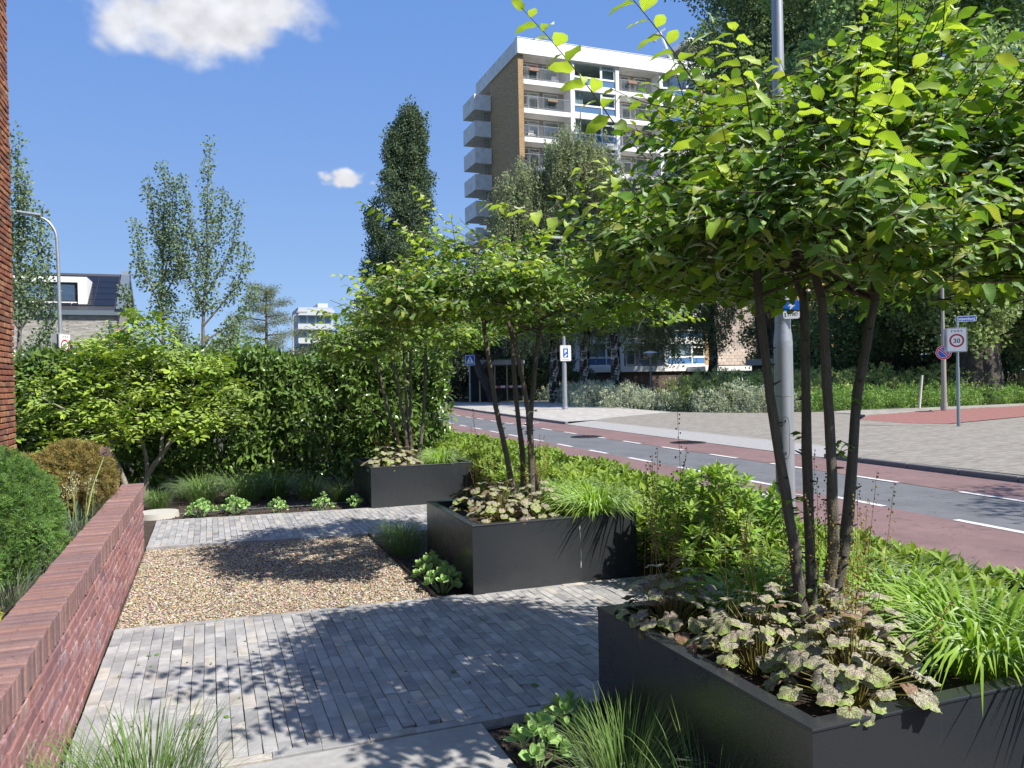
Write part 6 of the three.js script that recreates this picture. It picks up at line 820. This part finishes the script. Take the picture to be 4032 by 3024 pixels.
{ // pedestrian crossing sign, bollard, garden lamp, barrier
  const t = thing('crossing_sign', 'blue pedestrian crossing sign on a thin post', 'sign', [15.98, 0.085, -49.71]); part('post', lathe([[0.06, 0], [0.06, 1.3], [0.045, 1.34], [0.045, 3.2]], 14), postM, t); plate(t, 0.66, 0.66, 0.03, cross, [0.02, 2.86, 0.05], 0.05);
  const b = thing('bollard', 'dark bollard with a red band near the crossing sign', 'bollard', [14.65, 0.085, -50.1]); part('post', lathe([[0.13, 0], [0.13, 0.82], [0.1, 0.86]], 14), M({ color: [0.05, 0.045, 0.045] }), b); part('band', lathe([[0.132, 0.68], [0.133, 0.69], [0.133, 0.78], [0.132, 0.79]], 14), M({ color: [0.45, 0.08, 0.07] }), b); part('cap', lathe([[0.1, 0.86], [0.1, 0.93], [0, 0.96]], 14), M({ color: [0.1, 0.1, 0.1] }), b);
  const l = thing('garden_lamp', 'low path lamp with a flat white cap before the apartment plinth', 'lamp', [24.15, 0.05, -40.6]); part('post', lathe([[0.055, 0], [0.05, 2.75]], 12), M({ color: [0.25, 0.23, 0.2] }), l); part('lamp_body', lathe([[0.1, 2.72], [0.2, 2.82], [0.2, 2.95]], 18), M({ color: [0.35, 0.35, 0.35], roughness: 0.3 }), l); part('cap', lathe([[0.42, 2.95], [0.4, 3.0], [0.15, 3.08], [0, 3.1]], 20), whiteM, l);
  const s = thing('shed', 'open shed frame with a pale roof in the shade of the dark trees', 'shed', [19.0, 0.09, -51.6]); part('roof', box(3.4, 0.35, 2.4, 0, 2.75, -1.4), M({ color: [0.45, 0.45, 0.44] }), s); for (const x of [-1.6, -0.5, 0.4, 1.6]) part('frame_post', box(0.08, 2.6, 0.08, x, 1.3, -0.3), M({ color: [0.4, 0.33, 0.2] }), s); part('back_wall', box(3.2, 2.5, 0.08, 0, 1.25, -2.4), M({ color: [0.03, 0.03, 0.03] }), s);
  const br = thing('road_barrier', 'low red and white striped barrier board before the shed', 'barrier', [19.2, 0.09, -50.9]); for (let k = 0; k < 8; k++) part('stripe', box(0.32, 0.16, 0.03, -1.12 + k * 0.32, 1.05, 0), M({ color: k % 2 ? [0.6, 0.09, 0.07] : [0.7, 0.7, 0.68] }), br); for (const x of [-1.1, 1.1]) part('leg', box(0.06, 0.97, 0.06, x, 0.485, 0), M({ color: [0.3, 0.3, 0.3] }), br);
}
{ // lamps on the left
  const t = thing('street_lamp', 'curved grey street lamp before the solar house with a zone sign', 'street lamp', [-4.28, 0, -28.2]); const mb = new MB(); mb.tube([V(0, 0, 0), V(0, 2.5, 0)], [0.085, 0.075], 14); part('base_column', mb.build(), galvM, t);
  const u = new MB(), c = new THREE.CatmullRomCurve3([V(0, 2.5, 0), V(-0.02, 4.5, 0), V(-0.04, 5.9, 0), V(-0.1, 6.5, 0), V(-0.32, 6.82, 0), V(-0.6, 6.95, 0)]), pts = c.getPoints(30); u.tube(pts, taper(0.06, 0.03, 30), 12); part('arm', u.build(), galvM, t);
  part('lantern', merge([chamfer(0.66, 0.07, 0.26, 0.02).rotateZ(-0.12).translate(-0.78, 7.0, 0)]), plateBackM, t); part('lens', box(0.4, 0.015, 0.18).rotateZ(-0.12).translate(-0.8, 6.955, 0), M({ color: [0.6, 0.62, 0.6], roughness: 0.2 }), t);
  plate(t, 0.5, 0.7, 0.03, zone30, [0.1, 2.95, 0.06], 1.05); plate(t, 0.5, 0.7, 0.03, zone30, [-0.14, 2.95, -0.02], 1.25 + Math.PI);
  const f = thing('street_lamp', 'distant street lamp before the far flats', 'street lamp', [6.2, 0, -64]); const g = new MB(); g.tube([V(0, 0, 0), V(0, 6.4, 0), V(0.1, 6.9, 0), V(0.5, 7.15, 0)], [0.1, 0.07, 0.06, 0.05], 10); part('column', g.build(), M({ color: [0.5, 0.5, 0.48], roughness: 0.5, metalness: 0.3 }), f); part('lantern', box(0.8, 0.1, 0.3, 0.7, 7.2, 0), plateBackM, f);
}
scene.traverse((o) => { if (o.isMesh) { o.castShadow = true; o.receiveShadow = true; } });
renderer.render(scene, camera);
